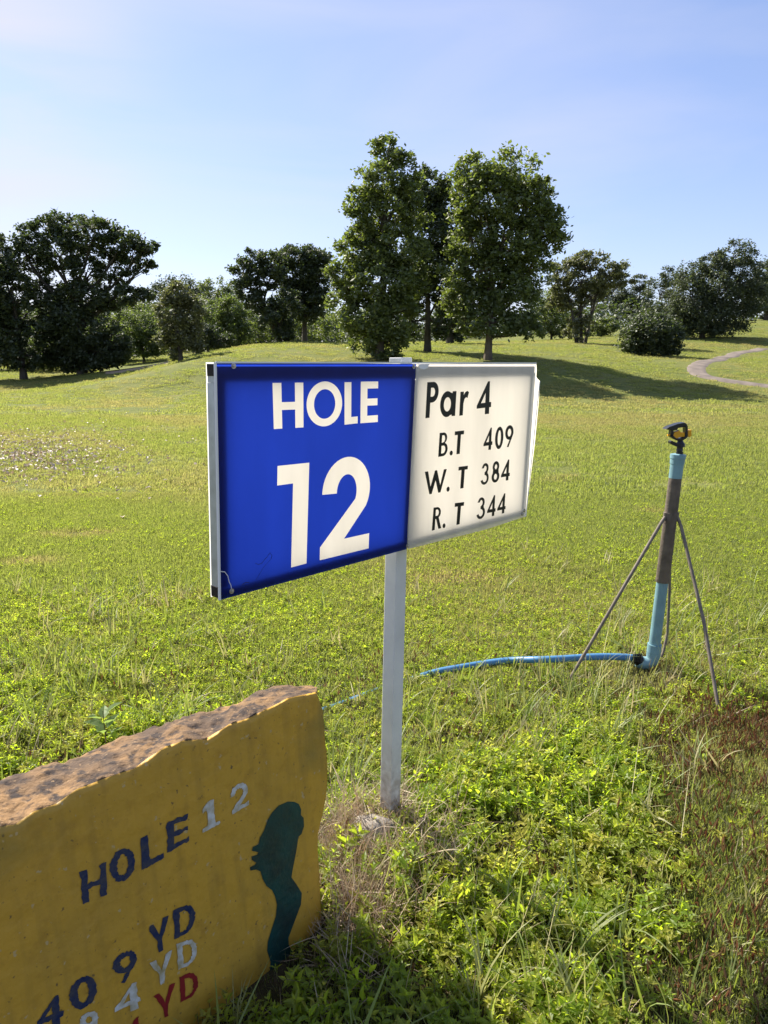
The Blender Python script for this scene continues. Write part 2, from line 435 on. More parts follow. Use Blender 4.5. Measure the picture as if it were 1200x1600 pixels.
def tree(name, label, px, py, Y, lobes, leaf='mid', n=9000, size=.15, trunk_r=.22, forks=None, bark=None, seed=0, clump=.16,
         group=None, cat='tree', trunk_top=None, stems=None, shell=2.0, parts=True, drift=0.0):
    r = np.random.default_rng(100 + seed); Y = Y * KD; size = size * KD; trunk_r = trunk_r * (KD + .1)
    base = at_y(px, py, Y); bz = H1(base.x, base.y); base.z = bz
    mpp = at_y(px + 1, 500, Y).x - at_y(px, 500, Y).x
    root = empty(name, base); tag(root, label, cat, group)
    n = int(n * 2.4); size *= .96; clump *= .86
    L = []
    for (lx, ly, rx, ry, *rest) in lobes:
        dy = rest[0] if rest else r.uniform(-.5, .5) * (rx + ry) * .5 * mpp
        c = at_y(lx, ly, Y + dy)
        L.append((np.array(c), rx * mpp, (rx * .6 + ry * .4) * mpp, ry * mpp))
    vol = np.array([a * b * c for _, a, b, c in L]) ** .72; vol /= vol.sum()
    Vs, tips = [], []
    for (c, a, b, h), w in zip(L, vol):
        m = max(int(n * w), 30); per = 60
        k = max(m // per, 4)
        u = r.normal(size=(k, 3)); u /= np.linalg.norm(u, axis=1)[:, None]
        rr = r.random(k) ** (1 / (3.0 if shell < 1 else 3.0 * shell))
        lump = .66 + .70 * fbm(u[:, 0] * 2.2 + c[0], u[:, 1] * 2.2 + c[1], u[:, 2] * 2.2 + 3)
        cc = c + u * (rr * lump)[:, None] * np.array([a, b, h])
        tips.append((c, cc))
        cr = clump * (a + b + h) / 3 * r.uniform(.6, 1.5, k) + .08
        idx = np.repeat(np.arange(k), per)
        off = r.normal(size=(len(idx), 3)) * cr[idx][:, None] * np.array([.62, .62, .45])
        if drift: off[:, 2] -= drift * np.hypot(off[:, 0], off[:, 1])
        Vs.append(cc[idx] + off)
    C = np.concatenate(Vs)
    C = C[C[:, 2] > height(C[:, 0], C[:, 1]) + .1]
    V, F = leaves_at(C, size, r)
    np_mesh('crown', V, F, LM[leaf], root)
    mb = MB()
    stems = stems or [(px, py)]
    bk = bark or M_BARK
    cz = np.array([l[0] for l in L])
    for s, (sx, sy) in enumerate(stems):
        b0 = at_y(sx, sy, Y + (s * .3 if len(stems) > 1 else 0)); b0.z = H1(b0.x, b0.y) - .15
        tt = trunk_top[s] if trunk_top else None
        top = at_y(tt[0], tt[1], Y) if tt else Vector((cz[:, 0].mean(), cz[:, 1].mean(), bz + .45 * (cz[:, 2].max() - bz)))
        pts, rd = [], []
        for q in range(9):
            t = q / 8; p = b0.lerp(top, t)
            p += Vector((math.sin(t * 5 + s) * .05, math.cos(t * 4 + s) * .05, 0)) * (top - b0).length * .25 * t
            pts.append(p); rd.append(trunk_r * (1.35 - .35 * min(1, t * 6) - .45 * t) if t < .2 else trunk_r * (1 - .5 * t))
        mb.tube(pts, rd, 8)
        mine = range(len(L)) if len(stems) == 1 else [i for i in range(len(L)) if i % len(stems) == s or abs(cz[i][0] - b0.x) < 1.0]
        for i in mine:
            c, a, b_, h = L[i]
            st = pts[int(r.integers(4, 9))]
            if c[2] < st.z: st = pts[int(r.integers(2, 5))]
            c = Vector(c); mid = st.lerp(c, .5) + Vector((0, 0, -.08 * (c - st).length))
            path = [st, st.lerp(mid, .5), mid, mid.lerp(c, .5) + Vector(r.normal(size=3) * .1), c]
            br = trunk_r * .42
            mb.tube(path, [br, br * .85, br * .7, br * .55, br * .4], 6, False)
            cc = tips[i][1]
            for k in r.choice(len(cc), min(len(cc), 12), replace=False):
                e = Vector(cc[k]); s0 = mid.lerp(c, float(r.uniform(.2, 1)))
                m_ = s0.lerp(e, .5) + Vector((0, 0, .06 * (e - s0).length))
                mb.tube([s0, m_, e], [br * .35, br * .22, br * .08], 5, False)
    mb.build('trunk', bk, root, smooth=True)
    return root

# tall group in the middle
tree('broadleaf_tree', 'tall tapering tree with pointed top behind the blue half of the sign', 592, 561, 50,
     [(606, 236, 26, 30), (585, 290, 36, 32), (632, 275, 20, 34), (600, 335, 44, 36), (560, 345, 22, 38), (645, 330, 22, 46), (570, 390, 46, 34), (625, 395, 40, 44),
      (540, 425, 32, 30), (600, 440, 52, 42), (648, 440, 18, 40), (538, 468, 28, 30), (580, 500, 46, 38), (622, 495, 28, 42), (572, 525, 30, 26), (606, 540, 34, 22)],
     'mid', 15000, .15, .24, trunk_top=[(604, 330)], seed=1, clump=.2)
tree('broadleaf_tree', 'narrow dark tree between the tall pointed tree and the wide round tree', 668, 549, 57,
     [(676, 290, 24, 26), (655, 315, 24, 34), (692, 325, 22, 34), (672, 365, 36, 36), (700, 385, 18, 30), (668, 415, 38, 30), (650, 450, 24, 32), (690, 450, 24, 28), (640, 500, 20, 30), (690, 505, 16, 24)],
     'dark', 9000, .15, .22, trunk_top=[(668, 400)], seed=2, clump=.2)
tree('broadleaf_tree', 'wide full leafy tree behind the white half of the sign', 762, 562, 50,
     [(745, 275, 36, 26), (803, 275, 44, 30), (765, 310, 54, 36), (825, 325, 38, 40), (725, 330, 22, 32), (850, 355, 30, 34), (864, 372, 20, 28), (835, 300, 24, 22), (740, 380, 40, 36), (800, 385, 48, 40),
      (715, 420, 24, 34), (770, 430, 46, 36), (830, 425, 28, 36), (735, 470, 40, 36), (800, 475, 44, 40), (765, 505, 40, 28), (820, 515, 30, 22), (722, 500, 20, 20)],
     'mid', 17000, .15, .22, bark=M_BARK_L, trunk_top=[(770, 400)], seed=3, clump=.2)
tree('broadleaf_tree', 'small dark tree in the gap between two large trees', 703, 541, 70,
     [(705, 470, 22, 28), (695, 500, 20, 24), (715, 505, 18, 24)], 'dark', 2600, .17, .3, trunk_top=[(704, 470)], seed=4)
# left
tree('spreading_tree', 'large dark spreading tree with open branches at the far left', 128, 582, 72,
     [(60, 365, 34, 22), (110, 352, 40, 18), (150, 365, 38, 24), (90, 395, 46, 24), (195, 385, 38, 20), (228, 385, 20, 16), (225, 415, 16, 16), (180, 420, 30, 22), (135, 425, 32, 26),
      (40, 400, 26, 22), (55, 440, 26, 22), (130, 470, 56, 26), (180, 465, 40, 18), (215, 465, 24, 14), (90, 480, 30, 28), (130, 515, 52, 34), (110, 550, 40, 26), (150, 550, 40, 26), (180, 535, 28, 30), (85, 530, 26, 30), (105, 562, 40, 18), (160, 562, 36, 18), (65, 556, 26, 22)],
     'dark', 19000, .19, .38, trunk_top=[(115, 455)], seed=5, clump=.2)
tree('spreading_tree', 'dark tree cut by the left edge of the picture', 36, 578, 70,
     [(0, 395, 20, 30), (-20, 420, 40, 40), (20, 455, 34, 30), (-10, 480, 36, 34), (40, 490, 26, 26), (15, 520, 30, 22), (-35, 510, 40, 44), (60, 520, 20, 26), (0, 552, 44, 24), (40, 556, 30, 20)],
     'dark', 9000, .19, .28, trunk_top=[(20, 450)], seed=6, clump=.2)
tree('small_tree', 'small upright olive tree standing on the slope left of the sign', 283, 566, 57,
     [(280, 462, 22, 22), (265, 490, 22, 22), (298, 490, 24, 26), (278, 520, 26, 22), (258, 530, 14, 16), (302, 530, 18, 18), (268, 550, 10, 10)],
     'olive', 5200, .13, .16, trunk_top=[(276, 490)], seed=7, clump=.2)
tree('leaning_tree', 'dark tree with leaning trunk and loose crown left of a fuller twin', 440, 542, 68,
     [(378, 425, 18, 22), (400, 410, 22, 20), (388, 450, 22, 20), (425, 415, 24, 24), (405, 475, 24, 20), (430, 500, 26, 26), (450, 475, 22, 24), (440, 522, 18, 16), (418, 440, 18, 14)],
     'dark', 6500, .15, .22, trunk_top=[(402, 450)], seed=8, clump=.2)
tree('round_tree', 'dark round tree on a straight trunk beside the tall pointed tree', 476, 529, 72,
     [(455, 400, 30, 18), (490, 402, 26, 18), (470, 430, 38, 26), (500, 435, 20, 30), (465, 462, 30, 24), (495, 470, 20, 22), (480, 490, 24, 16)],
     'dark', 7500, .16, .24, trunk_top=[(474, 440)], seed=9, clump=.2)
# right
tree('umbrella_tree', 'umbrella shaped tree with several thin trunks on the right slope', 907, 537, 76,
     [(885, 420, 26, 14), (920, 408, 32, 14), (955, 422, 26, 14), (978, 438, 16, 8), (905, 440, 34, 16), (945, 440, 28, 14), (872, 445, 18, 16), (890, 465, 26, 16), (925, 462, 24, 12), (905, 500, 22, 14), (870, 475, 16, 16), (900, 520, 22, 10)],
     'olive', 7500, .15, .16, stems=[(902, 537), (908, 537), (913, 537)], trunk_top=[(888, 455), (908, 445), (935, 450)], seed=10, clump=.18)
tree('rounded_bush', 'dense dark rounded bush standing by the cart path', 1018, 557, 62,
     [(1018, 520, 36, 28), (995, 530, 24, 26), (1045, 530, 22, 24), (1018, 545, 40, 14), (985, 520, 12, 14), (1052, 512, 12, 12), (1050, 552, 10, 6)],
     'dark', 6500, .13, .1, trunk_top=[(1018, 530)], seed=11, cat='bush', clump=.22)
tree('feathery_tree', 'big feathery dark green tree drooping to the ground at the right', 1097, 527, 86,
     [(1150, 398, 28, 22), (1120, 412, 28, 20), (1085, 425, 26, 20), (1165, 430, 28, 26), (1125, 445, 40, 28), (1080, 460, 36, 30), (1150, 465, 40, 26), (1105, 490, 46, 24), (1070, 490, 26, 26),
      (1140, 492, 40, 20), (1090, 512, 36, 14), (1130, 512, 34, 12), (1178, 460, 20, 28), (1060, 505, 20, 16)],
     'blue', 17000, .15, .26, trunk_top=[(1100, 450)], seed=12, clump=.22, drift=.5)
tree('feathery_tree', 'dark tree at the right edge behind the feathery tree', 1197, 500, 112,
     [(1200, 430, 22, 22), (1195, 460, 26, 24), (1215, 450, 26, 40), (1195, 484, 18, 14)], 'blue', 4500, .2, .3, seed=13, clump=.2)

# trees and bushes further back
bk = [
    # name, label, px, py, Y, lobes, leaf, n
    ('domed_tree', 'domed grey green tree top behind the small olive tree', 300, 552, 120, [(285, 450, 40, 18), (255, 458, 28, 14), (315, 455, 28, 16), (290, 480, 50, 24), (290, 515, 60, 30)], 'blue', 6000),
    ('domed_tree', 'green tree top between the domed tree and the leaning tree', 345, 550, 112, [(340, 452, 26, 16), (362, 462, 18, 16), (345, 480, 36, 22), (350, 515, 40, 30)], 'mid', 4200),
    ('leafy_bush', 'sunlit light green bush below the large spreading tree', 225, 560, 82, [(215, 505, 26, 22), (240, 522, 22, 20), (200, 535, 22, 18), (232, 545, 26, 12)], 'bright', 4000),
    ('leafy_bush', 'rounded green bush between the small tree and the leaning tree', 340, 545, 84, [(335, 490, 26, 22), (360, 485, 22, 20), (330, 520, 26, 24), (362, 518, 26, 26), (385, 505, 16, 26)], 'bright', 5500),
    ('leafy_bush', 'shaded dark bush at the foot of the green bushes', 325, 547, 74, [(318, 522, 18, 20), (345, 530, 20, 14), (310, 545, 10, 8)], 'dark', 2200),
    ('leafy_bush', 'low bush behind the leaning tree trunk', 400, 541, 90, [(395, 520, 22, 16), (420, 515, 18, 18), (450, 515, 24, 20), (490, 512, 24, 20)], 'mid', 3000),
    ('leafy_bush', 'dark low bush under the cut off tree at the left edge', 70, 580, 80, [(60, 555, 26, 20), (30, 560, 26, 16), (95, 560, 20, 18), (-20, 560, 30, 20)], 'mid', 3500),
    ('leafy_bush', 'green undergrowth bush behind the tall pointed tree', 555, 545, 95, [(530, 510, 24, 22), (560, 505, 24, 26), (600, 505, 30, 30)], 'mid', 3200),
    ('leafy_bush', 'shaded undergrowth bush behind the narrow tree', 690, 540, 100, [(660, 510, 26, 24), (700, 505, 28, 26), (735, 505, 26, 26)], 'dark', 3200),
    ('leafy_bush', 'pale green bush left of the umbrella tree trunks', 862, 533, 95, [(850, 505, 22, 22), (870, 500, 18, 26), (860, 470, 16, 22), (840, 480, 18, 22), (880, 520, 18, 10)], 'mid', 3400),
    ('leafy_bush', 'low green bush right of the umbrella tree trunks', 940, 532, 98, [(930, 515, 18, 12), (950, 510, 16, 14)], 'mid', 1500),
    ('leafy_bush', 'dense dark bush between the large spreading tree and the sandy track', 190, 566, 88, [(185, 520, 26, 26), (205, 490, 24, 20), (165, 545, 26, 20), (200, 548, 22, 16)], 'mid', 4200),
    ('distant_tree', 'hazy slim distant tree right of the umbrella tree', 1003, 520, 150, [(1000, 440, 12, 12), (1000, 462, 18, 16), (1000, 490, 22, 18)], 'blue', 2200),
    ('distant_tree', 'hazy distant tree with pointed top left of the feathery tree', 1042, 518, 135, [(1042, 432, 16, 14), (1030, 452, 20, 16), (1055, 450, 18, 18), (1042, 480, 30, 22), (1040, 505, 34, 14)], 'blue', 3600),
    ('distant_tree', 'hazy distant tree behind the crown of the umbrella tree', 965, 518, 150, [(965, 455, 22, 16), (945, 470, 22, 16), (980, 475, 20, 16)], 'blue', 2600),
]
for i, (nm, lb, px, py, Y, lo, lf, n) in enumerate(bk):
    tree(nm, lb, px, py, Y, lo, lf, n, .13 * (Y / 75) ** .8, .14 if 'bush' in nm else .24, seed=20 + i, clump=.24, cat='bush' if 'bush' in nm else 'tree')

# far wood: one uncountable mass closing the background
def far_wood():
    r = np.random.default_rng(77); Cs = []
    for px in np.arange(-700, 1900, 15):
        top = 500 + 10 * math.sin(px * .013) + 8 * math.sin(px * .041 + 1) + r.uniform(-6, 6)
        if 855 < px < 1090: top = 476 + 5 * math.sin(px * .05) + r.uniform(-4, 4)
        if px < 520: top = 474 + 10 * math.sin(px * .05) + 7 * math.sin(px * .11 + 1) + r.uniform(-5, 5)
        for Y in ((74, 82, 92) if px < 520 else (98, 108, 118)):
            for py in np.arange(top + (118 - Y) * .3, 585, 10):
                c = np.array(at_y(px + r.uniform(-6, 6), py, Y + r.uniform(-4, 4)))
                Cs.append(c + r.normal(size=(40, 3)) * np.array([.85, 1.2, .55]))
    C = np.concatenate(Cs); C = C[C[:, 2] > height(C[:, 0], C[:, 1])]
    V, F = leaves_at(C, .26, r)
    o = np_mesh('distant_wood', V, F, LM['dark']); tag(o, 'far off green wood closing the course behind the trees', kind='stuff')
far_wood()

# ------------------------------------------------------------------ grass, weeds, straw (scattered stuff)
def instancer_nodes(name, coll):
    ng = bpy.data.node_groups.new(name, 'GeometryNodeTree')
    ng.interface.new_socket('Geometry', in_out='INPUT', socket_type='NodeSocketGeometry')
    ng.interface.new_socket('Geometry', in_out='OUTPUT', socket_type='NodeSocketGeometry')
    N, L = ng.nodes, ng.links
    gi, go = N.new('NodeGroupInput'), N.new('NodeGroupOutput')
    ci = N.new('GeometryNodeCollectionInfo'); ci.inputs['Collection'].default_value = coll
    ci.inputs['Separate Children'].default_value = True; ci.inputs['Reset Children'].default_value = True
    ip = N.new('GeometryNodeInstanceOnPoints'); ip.inputs['Pick Instance'].default_value = True
    def attr(n, t):
        a = N.new('GeometryNodeInputNamedAttribute'); a.data_type = t; a.inputs['Name'].default_value = n; return a.outputs['Attribute']
    e = N.new('FunctionNodeEulerToRotation')
    L.new(attr('rot', 'FLOAT_VECTOR'), e.inputs[0]); L.new(e.outputs[0], ip.inputs['Rotation'])
    L.new(attr('idx', 'INT'), ip.inputs['Instance Index']); L.new(attr('scl', 'FLOAT_VECTOR'), ip.inputs['Scale'])
    L.new(gi.outputs[0], ip.inputs['Points']); L.new(ci.outputs[0], ip.inputs['Instance']); L.new(ip.outputs[0], go.inputs[0])
    return ng
def scatter(name, label, P, protos, rot, scl, tint, idx=None):
    coll = bpy.data.collections.new(name + ' kinds')          # sources only, not in the scene
    for k, p in enumerate(protos):
        p.name = '%s_kind_%02d' % (name, k); coll.objects.link(p)
    me = bpy.data.meshes.new(name); n = len(P)
    me.vertices.add(n); me.vertices.foreach_set('co', np.asarray(P, float).ravel())
    def put(nm, t, d, key='value'):
        a = me.attributes.new(nm, t, 'POINT'); a.data.foreach_set(key, np.ascontiguousarray(d).ravel())
    put('rot', 'FLOAT_VECTOR', rot.astype(np.float32), 'vector')
    put('scl', 'FLOAT_VECTOR', scl.astype(np.float32), 'vector')
    put('tint', 'FLOAT', tint.astype(np.float32))
    put('idx', 'INT', (rng.integers(0, len(protos), n) if idx is None else idx).astype(np.int32))
    o = bpy.data.objects.new(name, me); COL.objects.link(o)
    md = o.modifiers.new('scatter', 'NODES'); md.node_group = instancer_nodes(name, coll)
    tag(o, label, kind='stuff'); return o

def blade(r, base, L, w, az, lean, curl, seg=3):
    """one grass blade as points: returns verts, faces"""
    dirx = np.array([math.cos(az), math.sin(az), 0]); side = np.array([-math.sin(az), math.cos(az), 0])
    V, F = [], []; p = np.array(base, float); th = lean
    for s in range(seg + 1):
        t = s / seg; ww = w * (1 - t ** 1.6) * .5
        if s == seg: V.append(p.copy())
        else: V += [p - side * ww, p + side * ww]
        p = p + (dirx * math.sin(th) + np.array([0, 0, 1]) * math.cos(th)) * L / seg; th += curl / seg
    for s in range(seg - 1): F.append((2 * s, 2 * s + 1, 2 * s + 3, 2 * s + 2))
    F.append((2 * seg - 2, 2 * seg - 1, 2 * seg))
    return V, F
class PB:
    def __init__(s): s.v, s.f, s.m = [], [], []
    def add(s, V, F, mi=0):
        b = len(s.v); s.v += [tuple(x) for x in V]; s.f += [tuple(i + b for i in f) for f in F]; s.m += [mi] * len(F)
    def build(s, name, mats):
        me = bpy.data.meshes.new(name); me.from_pydata(s.v, [], s.f)
        for m in mats: me.materials.append(m)
        me.polygons.foreach_set('material_index', s.m); me.update()
        return bpy.data.objects.new(name, me)
def tuft(seed, n, rad_, L, w, lean=.35, curl=.7, mats=None, seg=3, lvar=.4, mi=lambda k: 0):
    r = np.random.default_rng(seed); pb = PB()
    for k in range(n):
        a, q = r.uniform(0, 6.283), rad_ * math.sqrt(r.random())
        V, F = blade(r, (q * math.cos(a), q * math.sin(a), -.01), L * r.uniform(1 - lvar, 1 + lvar), w * r.uniform(.7, 1.3), r.uniform(0, 6.283), abs(r.normal(0, lean)), r.normal(curl * .6, curl * .5), seg)
        pb.add(V, F, mi(r))
    return pb.build('tuft', mats)
def leaf(r, base, d, up, L, w):
    """pointed leaf folded at its midrib: 6 outline points, 2 on the rib"""
    d = d / np.linalg.norm(d); s = np.cross(d, up); s /= np.linalg.norm(s); n = np.cross(s, d)
    droop = r.uniform(.05, .3)
    def pt(t, o, z): return base + d * L * t + s * w * o + n * (z - droop * t * t * L)
    f = w * .22
    V = [pt(0, 0, 0), pt(.3, .5, f), pt(.62, .38, f), pt(1, 0, 0), pt(.62, -.38, f), pt(.3, -.5, f), pt(.32, 0, 0), pt(.64, 0, 0)]
    F = [(0, 1, 6), (1, 2, 7, 6), (2, 3, 7), (0, 6, 5), (6, 7, 4, 5), (7, 3, 4)]
    return V, F
def sprig(seed, h, L, w, pairs, mats, stems=1, spread=.02):
    r = np.random.default_rng(seed); pb = PB()
    for st in range(stems):
        b = np.array([r.normal(0, spread), r.normal(0, spread), -.02]); az = r.uniform(0, 6.283); ln = r.uniform(.05, .7)
        ax = np.array([math.cos(az) * math.sin(ln), math.sin(az) * math.sin(ln), math.cos(ln)]); hh = h * r.uniform(.6, 1.25)
        e = b + ax * hh; s = np.cross(ax, [.3, .5, .1]); s /= np.linalg.norm(s); t = .0016
        pb.add([b - s * t, b + s * t, e + s * t * .6, e - s * t * .6], [(0, 1, 2, 3)], 1)
        ph = r.uniform(0, 6.283)
        for k in range(pairs):
            f = .35 + .65 * (k + 1) / pairs; p = b + ax * hh * f; sc = (.65 + .5 * r.random()) * (1.0 if k < pairs - 1 else .65)
            for side in (0, 1):
                a = ph + k * 1.57 + side * math.pi + r.normal(0, .25); el = r.uniform(.0, .75) if k < pairs - 1 else r.uniform(.5, 1.1)
                u = np.cross(ax, [1, 0, 0]); u /= np.linalg.norm(u); v = np.cross(ax, u)
                d = (u * math.cos(a) + v * math.sin(a)) * math.cos(el) + ax * math.sin(el)
                V, F = leaf(r, p, d, ax, L * sc, w * sc); pb.add(V, F, 0)
    return pb.build('sprig', mats)

M_WEED = leaf_mat('weed leaves', (.085, .150, .014), (.235, .300, .034), (.66, .86, .04), .60, .025, 'tint', (.38, .36, .06), .5)
M_BIGLEAF = leaf_mat('broad weed leaves', (.14, .22, .06), (.20, .28, .09), (.40, .55, .12), .5, .05)
M_STEM = mat('weed stems', (.13, .12, .04), .8)
M_LAWN = leaf_mat('lawn blades', (.115, .155, .034), (.180, .205, .058), (.42, .50, .08), .62, .03, 'tint', (.30, .26, .09))
M_BLADE = leaf_mat('long grass blades', (.13, .19, .035), (.21, .26, .065), (.46, .58, .07), .42, .05, 'tint', (.38, .32, .15))
M_STRAW = leaf_mat('dry straw', (.44, .35, .22), (.66, .56, .38), (.42, .33, .20), .25, .06, 'tint', (.30, .19, .12))
M_SEED = leaf_mat('red seed heads', (.20, .065, .026), (.30, .12, .05), (.22, .08, .03), .3, .03, 'tint', (.20, .13, .06))

def sample(n, y0, y1, k=.62, m=1.0, p=1.0):
    """ground points in the view wedge, with a margin either side"""
    # uniform area density in the wedge |x| < k*y + m
    t = rng.random(n); a, b = k, m
    A0, A1 = a * y0 ** 2 / 2 + b * y0, a * y1 ** 2 / 2 + b * y1
    A = A0 + (A1 - A0) * t
    y = (-b + np.sqrt(b * b + 2 * a * A)) / a
    x = rng.uniform(-1, 1, n) * (a * y + b)
    return x, y
def off_paving(x, y):
    q = np.array(PATHXY); m = np.ones(len(x), bool); far = y > 22
    d = np.full(len(x), 9.0); d[far] = np.sqrt((((np.stack([x[far], y[far]], 1)[:, None] - q[None]) ** 2).sum(-1)).min(1))
    px, py = proj(np.stack([x, y, height(x, y)], 1))
    return (d > .62) & ~((px > 160) & (px < 272) & (py > 562 - (px - 272) * .12) & (py < 567 - (px - 272) * .19) & far)
SCUFF = [gh(*p) for p in [(215, 948), (270, 938), (330, 928), (150, 833), (120, 836), (170, 985), (60, 1000), (880, 745), (860, 752), (960, 725), (250, 640), (700, 905), (1020, 800), (40, 880)]]
SCUFF = [(p.x, p.y, rng.uniform(.12, .3), rng.uniform(.06, .14)) for p in SCUFF]
def scuff(x, y):
    t = 0
    for a, b, c, d in SCUFF: t = t + np.exp(-(((x - a) / c) ** 2 + ((y - b) / d) ** 2))
    return np.clip(t * (.5 + fbm(x * 7, y * 7)), 0, 1)
def sst(a, b, x): t = np.clip((x - a) / (b - a), 0, 1); return t * t * (3 - 2 * t)
def pts(x, y, dz=0): return np.stack([x, y, height(x, y) + dz], 1)
def rots(n, tilt=.15): return np.stack([rng.normal(0, tilt, n), rng.normal(0, tilt, n), rng.uniform(0, 6.283, n)], 1)
def sc3(s): return np.stack([s, s, s], 1)
# world masks
def redzone(x, y):   # closely cut reddish strip at the right
    px, py = proj(np.stack([x, y, 0 * x], 1))
    e = 1050 + .07 * (py - 1100) + 200 * (fbm(x * 1.8, y * 1.8) - .47)
    return sst(-60, 70, px - e) * sst(1060, 1140, py)
ROCK_P = (np.array((-.159, 1.662)), np.array((.656, .755)))
def in_rock(x, y, pad=0.0):
    d = ROCK_P[1]; nrm = np.array((d[1], -d[0])); u = (x - ROCK_P[0][0]) * d[0] + (y - ROCK_P[0][1]) * d[1]; w = (x - ROCK_P[0][0]) * nrm[0] + (y - ROCK_P[0][1]) * nrm[1]
    return (u < .0 + pad) & (w < .015 + pad) & (w > -.20 - pad)
def at_stone(x, y):          # bare strip along the foot of the painted face
    d = ROCK_P[1]; nrm = np.array((d[1], -d[0])); u = (x - ROCK_P[0][0]) * d[0] + (y - ROCK_P[0][1]) * d[1]; w = (x - ROCK_P[0][0]) * nrm[0] + (y - ROCK_P[0][1]) * nrm[1]
    return (u < .05) & (u > -.5) & (w > 0) & (w < .10)
def straw(x, y):
    return np.maximum(np.exp(-(((x + .05) / .17) ** 2 + ((y - 1.92) / .19) ** 2)), np.exp(-(((x + .06) / .11) ** 2 + ((y - 1.72) / .2) ** 2)))

# leafy ground cover near the camera
P1 = [sprig(1 + k, .055, .027, .0125, 3, (M_WEED, M_STEM), stems=3, spread=.03) for k in range(5)] + [sprig(31 + k, .085, .036, .016, 4, (M_WEED, M_STEM), stems=2, spread=.025) for k in range(3)]
n = 56000
x, y = sample(n, .75, 4.4, .62, .9)
keep = rng.random(n) < (1 - .93 * redzone(x, y)) * (1 - .85 * straw(x, y)) * (.35 + .65 * sst(.30, .55, fbm(x * 3, y * 3)))
keep &= ~in_rock(x, y) & ~(at_stone(x, y) & (rng.random(n) < .8)) & (np.hypot(x - 1.19, y - 3.25) > .22)
x, y = x[keep], y[keep]; n = len(x)
big = sst(.25, .6, fbm(x * 1.7 + 9, y * 1.7))
scatter('ground_cover_plants', 'low leafy green creeping weeds around the sign and stone', pts(x, y, .055 * big * rng.random(n) * (1 - sst(2, 3.4, y))), P1, rots(n, .25), sc3((.34 + .58 * rng.random(n)) * (.8 + .35 * big) * (1 - .42 * sst(1.9, 3.4, y))), np.clip(rng.random(n) ** 2.5 * .9 + .22 * sst(.45, .7, fbm(x * 2.6 + 30, y * 2.6)), 0, 1))
# smaller leaves further out, thinning into lawn
P2 = [sprig(51 + k, .026, .015, .009, 2, (M_WEED, M_STEM), stems=14, spread=.06) for k in range(5)]
n = 60000
x, y = sample(n, 2.6, 9.5, .62, .8)
keep = rng.random(n) < sst(2.6, 3.8, y) * (1 - .97 * sst(3.9, 8.4, y + 3.2 * (fbm(x * .6, y * .6) - .47))) * (.35 + .65 * sst(.32, .55, fbm(x * 1.3, y * 1.3)))
keep &= (np.hypot(x - 1.19, y - 3.25) > .22) & (rng.random(n) > scuff(x, y))
x, y = x[keep], y[keep]; n = len(x)
scatter('ground_cover_leaves', 'bright clover like leaves spreading into the lawn', pts(x, y), P2, rots(n, .2), sc3(.6 + .6 * rng.random(n)), np.clip(rng.random(n) ** 2 * .7, 0, 1))
# lawn
def lawn_tint(x, y): return np.clip(sst(.42, .70, fbm(x * .34 + .15 * y, y * .22 + 3)) * .55 + .5 * (rng.random(len(x)) - .4) + .20 * sst(6, 22, y) + 1.2 * scuff(x, y), 0, 1)
P3 = [tuft(70 + k, 60, .07, .034, .0035, .55, .6, (M_LAWN,), 2) for k in range(4)]
n = 60000
x, y = sample(n, .9, 8.0, .62, .8)
keep = rng.random(n) < np.maximum(.26 + .7 * redzone(x, y), sst(2.2, 4.6, y))
keep &= ~in_rock(x, y) & (rng.random(n) > .75 * scuff(x, y))
x, y = x[keep], y[keep]; n = len(x)
scatter('lawn_grass', 'short cut lawn grass in the middle ground', pts(x, y), P3, rots(n, .12), sc3(.7 + .6 * rng.random(n)), lawn_tint(x, y))
P4 = [tuft(80 + k, 110, .16, .036, .007, .6, .6, (M_LAWN,), 2) for k in range(4)]
n = 26000
x, y = sample(n, 7.5, 20, .62, .8)
keep = rng.random(n) < .25 + .75 * sst(.3, .5, fbm(x * .9, y * .9))
x, y = x[keep], y[keep]; n = len(x)
scatter('lawn_grass', 'short sunlit lawn grass further out', pts(x, y), P4, rots(n, .1), sc3(.75 + .6 * rng.random(n)), lawn_tint(x, y))
P5 = [tuft(90 + k, 130, .34, .045, .016, .6, .6, (M_LAWN,), 2) for k in range(4)]
n = 26000
x, y = sample(n, 19, 75, .62, .8)
keep = off_paving(x, y) & (rng.random(n) < (1 - .65 * sst(40, 75, y)) * (.3 + .7 * sst(.3, .5, fbm(x * .4, y * .4))))
x, y = x[keep], y[keep]; n = len(x)
scatter('lawn_grass', 'mown grass on the distant mounds', pts(x, y), P5, rots(n, .1), sc3(.75 + .6 * rng.random(n)), lawn_tint(x, y))
# long grass blades among the weeds
P6 = [tuft(110 + k, 9, .03, .16, .0068, .45, 1.3, (M_BLADE,), 5, .5) for k in range(5)] + [tuft(120 + k, 3, .02, .26, .005, .5, 1.0, (M_BLADE,), 6, .4) for k in range(3)]
n = 1700
x, y = sample(n, .95, 4.6, .55, .3)
fy = fbm(x * 1.3 + 40, y * 1.3)
keep = (rng.random(n) < .12 + .7 * sst(.45, .62, fy)) & ~in_rock(x, y, .03) & (rng.random(n) > redzone(x, y) * .8)
x, y = x[keep], y[keep]
